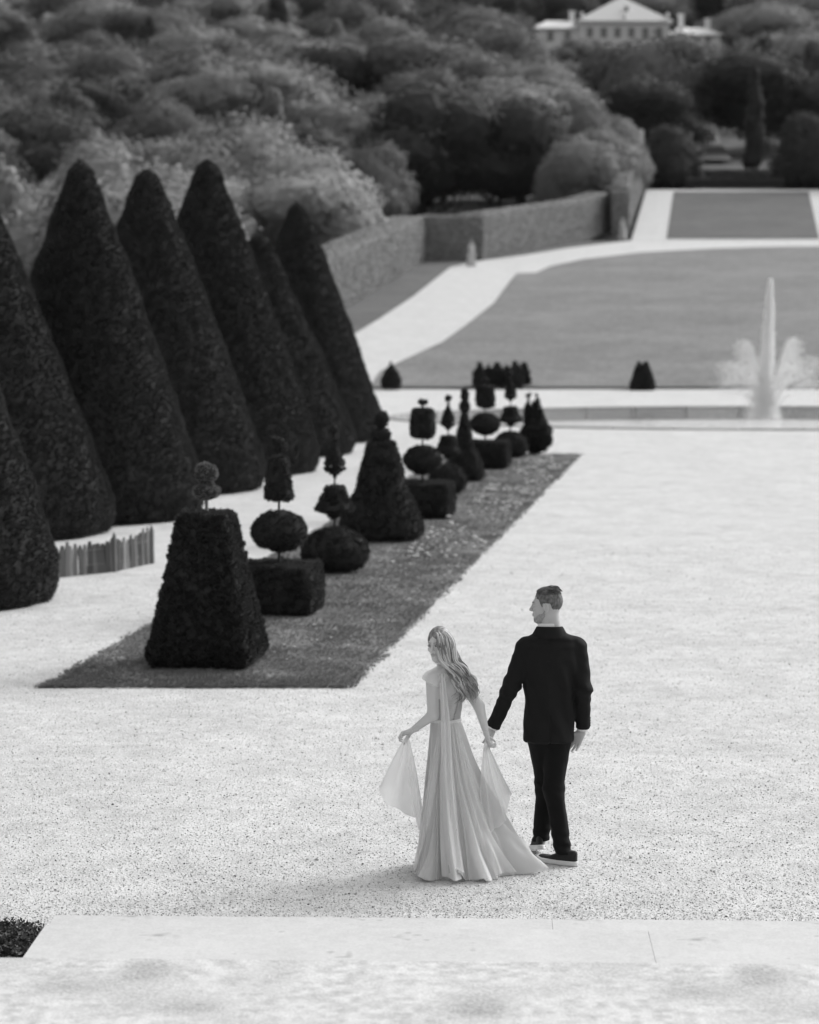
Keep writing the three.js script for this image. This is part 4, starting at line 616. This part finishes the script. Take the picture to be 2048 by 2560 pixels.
  const LL = legF(J.hipL, J.kneeL, J.ankL, 0.11), RL = legF(J.hipR, J.kneeR, J.ankR, 0.075);
  mesh('trousers', nets((x, y, z) => { let d = smin(LL(x, y, z), RL(x, y, z), 0.02); d = smin(d, smax(ell(x, y, z, -0.032, 0.90, 0, 0.152, 0.16, 0.108), y - 1.0, 0.02), 0.04); return d + fold(x, y, z); }, [-0.24, 0.05, -0.26], [0.2, 1.04, 0.18], 0.0085), mat(0.0075, 0.85, { sheen: 0.2, sheenColor: grey(0.1), specularIntensity: 0.3 }), t);
  // shoes: dark upper on a thick pale sole; built with the toe toward -z
  const halfW = (u) => lerp(0.034, 0.049, sstep(-0.02, 0.12, u)) * Math.sqrt(Math.max(0.001, 1 - Math.pow(Math.abs((u - 0.105) / 0.155), 5))), outline = (x, z) => Math.max(Math.abs(x + 0.006) - halfW(-z), Math.abs(-z - 0.105) - 0.152);
  const shoe = (heel, yaw, pitch) => {
    const q = new THREE.Matrix4().makeRotationFromEuler(new THREE.Euler(pitch, yaw, 0, 'YXZ')).setPosition(...heel);
    const up = nets((x, y, z) => { const u = -z, top = lerp(0.10, 0.048, sstep(0.05, 0.17, u)) - 0.4 * x * x / 0.05 * 0.4; let d = smax(outline(x, z) + 0.006 + 0.35 * Math.max(0, y - 0.03) * sstep(0.06, 0.18, u), y - top, 0.02); d = smax(d, 0.018 - y, 0.004); return d; }, [-0.07, 0, -0.28], [0.07, 0.15, 0.07], 0.0055);
    const so = nets((x, y, z) => smax(outline(x, z) - 0.003, Math.abs(y - 0.016 - 0.010 * sstep(0.2, 0.27, -z)) - 0.016, 0.008), [-0.075, -0.02, -0.29], [0.075, 0.07, 0.08], 0.0055);
    const lace = []; for (let k = 0; k < 4; k++) lace.push(new THREE.TubeGeometry(new THREE.QuadraticBezierCurve3(V(-0.03, 0.072 - 0.008 * k, -0.075 - 0.022 * k), V(-0.005, 0.09 - 0.009 * k, -0.078 - 0.022 * k), V(0.02, 0.072 - 0.008 * k, -0.075 - 0.022 * k)), 6, 0.003, 5));
    const s = mesh('shoe', up.applyMatrix4(q), mat(0.010, 0.75), t); mesh('sole', so.applyMatrix4(q), mat(0.66, 0.8), s); mesh('laces', mergeGeometries(lace).applyMatrix4(q), mat(0.03, 0.9), s);
  };
  shoe([0.118, 0.002, 0.098], 0.98, 0); shoe([-0.080, 0.062, -0.092], 0.10, -0.24);
}

// ================================================================ the woman
{
  const t = thing('person', 'woman in long pale gown, loose hair, looking back over her shoulder', 'person', [0.259, 0, -15.681]);
  const J = { shL: [-0.108, 1.268, 0.055], shR: [0.083, 1.245, -0.045], elL: [-0.106, 1.035, 0.065], elR: [0.196, 1.085, -0.01], wrL: [-0.232, 0.935, 0.05], wrR: [0.240, 0.925, 0.015] };
  const trunk = [[0.80, -0.006, 0, 0.092, 0.095], [0.90, -0.012, 0, 0.094, 0.092], [1.0, -0.024, 0, 0.092, 0.082], [1.1, -0.022, 0, 0.100, 0.084], [1.2, -0.016, 0.004, 0.112, 0.088], [1.27, -0.012, 0.004, 0.098, 0.07], [1.31, -0.016, 0, 0.056, 0.052], [1.36, -0.02, -0.004, 0.04, 0.042]];
  const headPos = [-0.066, 1.492, 0.012], headRot = [0.04, -0.56, 0.07], HS = 0.87, head = HEAD(true);
  const bodyF = (x, y, z) => {
    let d = smax(loft(x, y, z, trunk, 2), smax(y - 1.33, 0.82 - y, 0.05), 0.03);
    d = smin(d, cap(x, y, z, -0.02, 1.30, 0, -0.045, 1.44, 0.004, 0.043, 0.041), 0.03);
    d = smin(d, capV(x, y, z, [J.shL[0] + 0.02, J.shL[1], J.shL[2] - 0.01], [J.shR[0] - 0.02, J.shR[1] + 0.005, J.shR[2] + 0.01], 0.045, 0.042), 0.04);
    for (const s of ['L', 'R']) { d = smin(d, capV(x, y, z, J['sh' + s], J['el' + s], 0.046, 0.036), 0.025); d = smin(d, capV(x, y, z, J['el' + s], J['wr' + s], 0.037, 0.0225), 0.015); }
    d = smin(d, ell(x, y, z, 0.045, 1.215, 0.072, 0.035, 0.05, 0.018), 0.03); d = smax(d, -cap(x, y, z, 0.012, 1.0, 0.098, 0.012, 1.24, 0.104, 0.008, 0.008), 0.02);
    for (const [a, k, f, g] of [[[-0.055, 0.84, 0], [-0.065, 0.48, 0.03], [-0.07, 0.09, 0.09], [-0.07, 0.03, 0.0]], [[0.025, 0.84, 0], [0.04, 0.48, -0.06], [0.05, 0.08, -0.05], [0.05, 0.03, -0.17]]]) { d = smin(d, capV(x, y, z, a, k, 0.06, 0.045), 0.03); d = smin(d, capV(x, y, z, k, f, 0.048, 0.03), 0.02); d = smin(d, capV(x, y, z, f, g, 0.03, 0.022), 0.02); }
    return d;
  };
  const headG = placed(nets((x, y, z) => smin(head(x, y, z), NECK(x, y, z, 0.047), 0.03), [-0.1, -0.17, -0.13], [0.1, 0.145, 0.14], 0.0042), headPos, headRot, HS);
  const hL = handGeometry([-0.243, 0.929, 0.05], [-0.9, -0.30, 0.05], [0.25, -0.75, 0.5], -1, [0.75, 0.8, 0.85, 0.9], 0.82, 0.02, 0.8);
  const hR = handGeometry([0.243, 0.91, 0.016], [0.26, -1, 0.05], [0.9, 0.2, -0.3], -1, [0.45, 0.55, 0.65, 0.75], 0.84, 0.02, 0.6);
  mesh('body', mergeGeometries([nets(bodyF, [-0.32, 0.0, -0.22], [0.3, 1.45, 0.16], 0.0095), headG, hL, hR]), skinMat(0.6), t);
  const HM = new THREE.Matrix4().compose(V(...headPos), new THREE.Quaternion().setFromEuler(new THREE.Euler(...headRot, 'YXZ')), V(HS, HS, HS));
  features(t, true, HM, { brow: 0.16, lip: 0.36 });
  // hair: scalp cap and long waving locks swept to the right over the back, dyed in lighter and darker strands
  const scalpF = (x, y, z) => smax(ell(x, y, z, 0, 0.034, -0.018, 0.084, 0.104, 0.104) - 0.0015 * Math.sin(220 * x + 80 * y), smax(0.062 + 0.05 * (0.11 - y) - (0.118 - z) - 0.028, 0.02 - 0.35 * (0.1 - z) - y - 0.05 * sstep(0, -0.05, z), 0.01), 0.012);
  const hairG = [placed(nets(scalpF, [-0.1, -0.09, -0.135], [0.1, 0.15, 0.12], 0.0042, (x, y, z) => 0.20 + 0.22 * Math.max(-0.6, noise(x * 75 + z * 40, y * 9, z * 60))), headPos, headRot, HS)];
  const locks = 300, C = V(headPos[0], headPos[1], headPos[2]);
  for (let i = 0; i < locks; i++) {
    const s = (i % 100 + rnd() * 0.8) / 100, layer = Math.floor(i / 100), az = lerp(-0.10, 2.3, s), R = 0.086 + 0.003 * layer + rr(-0.002, 0.003), top = 1.595 + 0.003 * layer;
    const part = V(-0.088 + 0.055 * s + rr(-0.006, 0.006), top - 0.014 * (1 - s) ** 2, 0.048 - 0.05 * s);
    const crown = C.clone().add(V(Math.sin(az) * R * 0.85 - 0.004, 0.064 + rr(-0.008, 0.008), Math.cos(az) * R * 0.85));
    const ear = C.clone().add(V(Math.sin(az) * R * 1.06 + 0.012 * s, 0.005, Math.cos(az) * R * 1.04));
    const jaw = V(lerp(-0.055, 0.06, Math.pow(s, 0.8)) + rr(-0.006, 0.006), 1.405 + rr(-0.012, 0.012), lerp(0.105, 0.005, s) + rr(-0.006, 0.006));
    const sh = V(lerp(0.012, 0.115, s) + rr(-0.012, 0.012), 1.325 + rr(-0.02, 0.02), lerp(0.098, 0.035, s) + rr(0, 0.012));
    const q = rnd(), end = V(lerp(0.06, 0.175, s) + rr(-0.015, 0.02), lerp(1.20, 1.15, q) + rr(-0.02, 0.05), lerp(0.112, 0.05, s)), mid = sh.clone().lerp(end, 0.5).add(V(rr(-0.006, 0.014), 0, 0.01));
    const w = Math.floor(rnd() * 5) * 1.25 + rr(-0.4, 0.4), wave = (p, k) => p.add(V(0.017 * Math.sin(w + k * 2.3), 0.004 * Math.sin(w * 3 + k), 0.010 * Math.cos(w + k * 2.3)));
    const curve = new THREE.CatmullRomCurve3([part, crown, ear, wave(jaw, 1), wave(sh, 2), wave(mid, 3), wave(end, 4), wave(end.clone().add(V(rr(-0.03, 0.012), -0.03, 0.004)), 5)]);
    const n = 26, K = 5, P = [], I = [], Cc = [], tone = rnd() < 0.28 ? rr(0.12, 0.2) : rr(0.28, 0.58), r0 = rr(0.0022, 0.0050);
    const fr = curve.computeFrenetFrames(n);
    for (let a = 0; a <= n; a++) { const p = curve.getPointAt(a / n), r = r0 * (0.5 + 0.5 * sstep(0, 0.15, a / n)) * (1 - 0.8 * sstep(0.7, 1, a / n)); for (let b = 0; b < K; b++) { const g = b / K * 6.283, nn = fr.normals[a], bb = fr.binormals[a], c1 = Math.cos(g) * r * 1.5, s1 = Math.sin(g) * r * 0.8; P.push(p.x + nn.x * c1 + bb.x * s1, p.y + nn.y * c1 + bb.y * s1, p.z + nn.z * c1 + bb.z * s1); Cc.push(tone, tone, tone); } }
    for (let a = 0; a < n; a++) for (let b = 0; b < K; b++) { const u = a * K + b, v = a * K + (b + 1) % K; I.push(u, v, u + K, v, v + K, u + K); }
    const g = new THREE.BufferGeometry(); g.setAttribute('position', new THREE.Float32BufferAttribute(P, 3)); g.setAttribute('color', new THREE.Float32BufferAttribute(Cc, 3)); g.setIndex(I); g.computeVertexNormals(); hairG.push(g);
  }
  mesh('hair', mergeGeometries(hairG), mat(1, 0.5, { vertexColors: true }), t);
  mesh('earring', new THREE.TorusGeometry(0.013, 0.0018, 6, 18).translate(-0.078, 1.386, 0.075), mat(0.6, 0.25, { metalness: 1 }), t);
  // gown
  const sheer = mat(0.62, 0.85, { transmission: 0.3, thickness: 0, sheen: 0.4, sheenColor: grey(0.6) }), veil = mat(0.9, 0.85, { transmission: 0.5, thickness: 0, transparent: true, opacity: 0.6 });
  const bodiceF = (x, y, z) => { const d = Math.abs(loft(x, y, z, trunk, 2) - 0.004) - 0.004, open = 0.010 + 0.36 * Math.max(0, y - 1.0) - Math.abs(x - 0.014 + 0.10 * (y - 1.0)) - (z > 0.02 ? 0 : 1); return smax(smax(d, open, 0.004), smax(0.985 - y, y - (1.17 - 0.25 * Math.max(0, z)), 0.006), 0.004); };
  mesh('bodice', nets(bodiceF, [-0.16, 0.96, -0.12], [0.13, 1.22, 0.13], 0.0048), mat(0.34, 0.8), t);
  const lace = []; for (let k = 0; k < 8; k++) { const y = 1.005 + 0.016 * k, w = 0.010 + 0.36 * (y - 1.0), c = 0.014 - 0.10 * (y - 1.0), z = 0.093; for (const s of [-1, 1]) lace.push(new THREE.TubeGeometry(new THREE.LineCurve3(V(c - s * w, y, z), V(c + s * (w + 0.005), y + 0.016, z)), 2, 0.0016, 5)); }
  mesh('back_lacing', mergeGeometries(lace), mat(0.62, 0.7), t);
  mesh('waist_band', nets((x, y, z) => smax(Math.abs(loft(x, y, z, trunk, 2) - 0.009) - 0.0045, Math.abs(y - 0.992) - 0.012, 0.003), [-0.15, 0.96, -0.13], [0.12, 1.03, 0.13], 0.0048), mat(0.62, 0.7), t);
  // skirt: gathered at the waist, long folds, train spread to the right
  const keys = [[0, 0.55], [19, 0.57], [40, 0.49], [62, 0.42], [90, 0.37], [112, 0.355], [128, 0.27], [150, 0.17], [180, 0.135], [225, 0.18], [270, 0.27], [315, 0.42], [360, 0.55]];
  const hemR = (a) => { const d = ((a * 180 / Math.PI) % 360 + 360) % 360; let i = 1; while (keys[i][0] < d) i++; const k = (d - keys[i - 1][0]) / (keys[i][0] - keys[i - 1][0]); return lerp(keys[i - 1][1], keys[i][1], sstep(0, 1, k) * 0.5 + k * 0.5); };
  const creases = []; for (let a = 0; a < 6.28;) { const w = rr(0.06, 0.24); creases.push([a, w, rr(-1, 1) > -0.25 ? rr(0.5, 1.3) : -rr(0.4, 0.9), rr(-0.16, 0.16), rr(0, 0.45)]); a += w * rr(0.7, 1.5); }
  for (let i = 0; i < 34; i++) creases.push([rr(0, 6.28), rr(0.016, 0.05), rr(0.15, 0.5) * (rnd() < 0.35 ? -1 : 1), rr(-0.12, 0.12), rr(0, 0.6)]);
  const folds = (a, k) => { let s = 0; for (const [c, w, h, sway, from] of creases) { let d = a - c - sway * k * k - 0.03 * Math.sin(5 * k + c * 7); d -= 6.2832 * Math.round(d / 6.2832); const q = d / (w * (1.15 - 0.35 * k)); if (q * q < 9) s += h * Math.exp(-q * q) * sstep(from - 0.15, from + 0.35, k); } return s - 0.35; };
  const skirtPoint = (a, k, out = 0) => {
    const c = Math.cos(a), s = Math.sin(a), R = hemR(a) + 0.035 * sstep(0.8, 1, k) * (Math.sin(7 * a + 1) + 0.7 * Math.sin(13 * a + 2.2)) * (0.4 + hemR(a)), r0 = Math.abs(s) * 0.012 + 0.095, prof = 0.10 * Math.pow(k, 0.35) + 0.60 * k + 0.30 * k * k * k;
    const f = folds(a, k), r = lerp(r0, R, prof) + f * (0.006 + 0.046 * Math.pow(k, 0.85)) * (0.55 + R) + out;
    const hem = 0.5 + 0.5 * Math.sin(9 * a + 2) * Math.sin(5 * a), y = 0.985 * (1 - k) + 0.010 + 0.05 * hem * sstep(0.9, 1, k) * Math.max(0, f) + 0.012 * f * sstep(0.8, 0.97, k);
    return [-0.026 + c * r, Math.max(0.006, y), s * (r - 0.018 * (1 - k))];
  };
  const surface = (nu, nv, f) => { const P = [], I = [], U = []; for (let j = 0; j <= nv; j++) for (let i = 0; i <= nu; i++) { P.push(...f(i / nu, j / nv)); U.push(i / nu * 3, j / nv * 3); } for (let j = 0; j < nv; j++) for (let i = 0; i < nu; i++) { const a = j * (nu + 1) + i; I.push(a, a + 1, a + nu + 1, a + 1, a + nu + 2, a + nu + 1); } const g = new THREE.BufferGeometry(); g.setAttribute('position', new THREE.Float32BufferAttribute(P, 3)); g.setAttribute('uv', new THREE.Float32BufferAttribute(U, 2)); g.setIndex(I); g.computeVertexNormals(); return g; };
  mesh('skirt', surface(420, 110, (u, v) => skirtPoint(u * 2 * Math.PI, v)), sheer, t);
  // loose tulle layers over the skirt
  for (const [a0, a1, len, o, ph] of [[0.10, 0.50, 1.0, 0.018, 0], [0.42, 0.80, 0.97, 0.030, 5], [0.86, 1.16, 0.99, 0.022, 2], [1.24, 1.50, 0.96, 0.026, 4], [1.66, 2.0, 0.99, 0.022, 1], [2.05, 2.55, 0.98, 0.03, 3]])
    mesh('tulle_layer', surface(60, 90, (u, v) => { const k = v * len, a = lerp(a0, a1, u) * (0.35 + 0.65 * k) + (1 - k) * 0.65 * lerp(1.1, 1.5, (a0 + a1) / 4) + 0.05 * Math.sin(5 * k + ph) * k; return skirtPoint(a, k, 0.006 + o * k + 0.012 * k * Math.sin(9 * u + ph + 3 * k)); }), veil, t);
  // panels lifted by the hands
  const panelMat = mat(0.82, 0.85, { transmission: 0.45, thickness: 0, transparent: true, opacity: 0.84 });
  const fan = (hand, rays, m, wave, ph, flap) => mesh('lifted_panel', surface(90, 60, (u, v) => {
    const x = u * (rays.length - 1), i = Math.min(rays.length - 2, Math.floor(x)), k = x - i, q = (r) => { const [b, c] = r; return [0, 1, 2].map((n) => (1 - v) * (1 - v) * hand[n] + 2 * v * (1 - v) * b[n] + v * v * c[n]); }, A = q(rays[i]), B = q(rays[i + 1]), C = q(rays[Math.max(0, i - 1)]), E = q(rays[Math.min(rays.length - 1, i + 2)]);
    const cr = (n) => 0.5 * (2 * A[n] + (B[n] - C[n]) * k + (2 * C[n] - 5 * A[n] + 4 * B[n] - E[n]) * k * k + (3 * A[n] - C[n] - 3 * B[n] + E[n]) * k * k * k);
    const w = wave * Math.pow(v, 0.7) * (Math.sin(13 * u + ph + 1.5 * v) + 0.6 * Math.sin(29 * u + 2 * v + ph) + 0.3 * Math.sin(53 * u)) , e = flap * sstep(0.55, 1, v) * (Math.sin(17 * u + ph) + 0.6 * Math.sin(37 * u + 1));
    return [cr(0) + 0.35 * w + 0.4 * e, cr(1) + 0.8 * e, cr(2) + w];
  }), m, t);
  fan([-0.272, 0.908, 0.06], [[[-0.19, 0.60, 0.12], [-0.15, 0.10, 0.20]], [[-0.20, 0.62, 0.14], [-0.16, 0.24, 0.22]], [[-0.23, 0.62, 0.17], [-0.20, 0.34, 0.20]], [[-0.27, 0.62, 0.18], [-0.28, 0.39, 0.16]], [[-0.32, 0.64, 0.12], [-0.37, 0.44, 0.08]], [[-0.37, 0.72, 0.04], [-0.455, 0.51, 0.0]], [[-0.34, 0.74, -0.08], [-0.41, 0.52, -0.12]], [[-0.28, 0.72, -0.12], [-0.30, 0.50, -0.18]]], panelMat, 0.026, 1.0, 0.014);
  fan([0.238, 0.866, 0.02], [[[0.18, 0.66, 0.12], [0.22, 0.26, 0.20]], [[0.22, 0.68, 0.12], [0.30, 0.30, 0.16]], [[0.25, 0.70, 0.08], [0.36, 0.34, 0.10]], [[0.29, 0.70, 0.02], [0.395, 0.42, 0.04]], [[0.31, 0.71, -0.04], [0.40, 0.50, -0.03]], [[0.28, 0.68, -0.08], [0.36, 0.44, -0.10]]], panelMat, 0.018, 2.2, 0.018);
  // shoulder drape and the long sash down the back
  mesh('shoulder_drape', nets((x, y, z) => { const d = Math.abs(smin(cap(x, y, z, -0.115, 1.262, 0.055, -0.03, 1.305, 0.02, 0.056, 0.06), cap(x, y, z, -0.112, 1.262, 0.055, -0.110, 1.22, 0.06, 0.056, 0.055), 0.02) - 0.003 + 0.003 * Math.sin(90 * y - 60 * x)) - 0.006; return smax(d, Math.max(1.243 - 0.5 * (x + 0.115) - y, x + 0.02 - 0.8 * Math.max(0, z)), 0.006); }, [-0.2, 1.16, -0.06], [0.06, 1.4, 0.15], 0.0048), veil, t);
  mesh('sash', surface(28, 110, (u, v) => {
    const y = lerp(1.315, 0.03, v), w = lerp(0.040, 0.066, sstep(0, 0.35, v)) + 0.06 * sstep(0.3, 1, v), cx = v < 0.25 ? lerp(-0.050, -0.030, v / 0.25) : lerp(-0.030, 0.010, (v - 0.25) / 0.75), x = cx + (u - 0.5) * w + 0.006 * Math.sin(7 * v);
    const k = clamp(1 - (y - 0.012) / 0.985, 0, 1), a = Math.atan2(1, (x + 0.026) / Math.max(0.1, hemR(1.6) * k)), sk = skirtPoint(a, k, 0.03)[2], back = 0.108 + 0.012 * sstep(1.3, 1.2, y) - 0.02 * sstep(1.29, 1.32, y);
    return [x, y, Math.max(back, y < 1.0 ? sk + 0.006 : 0) + 0.011 * Math.cos((u - 0.5) * 11 + 1.8 * Math.sin(4 * v)) ];
  }), mat(0.82, 0.85, { transmission: 0.35, thickness: 0 }), t);
}
renderer.render(scene, camera);
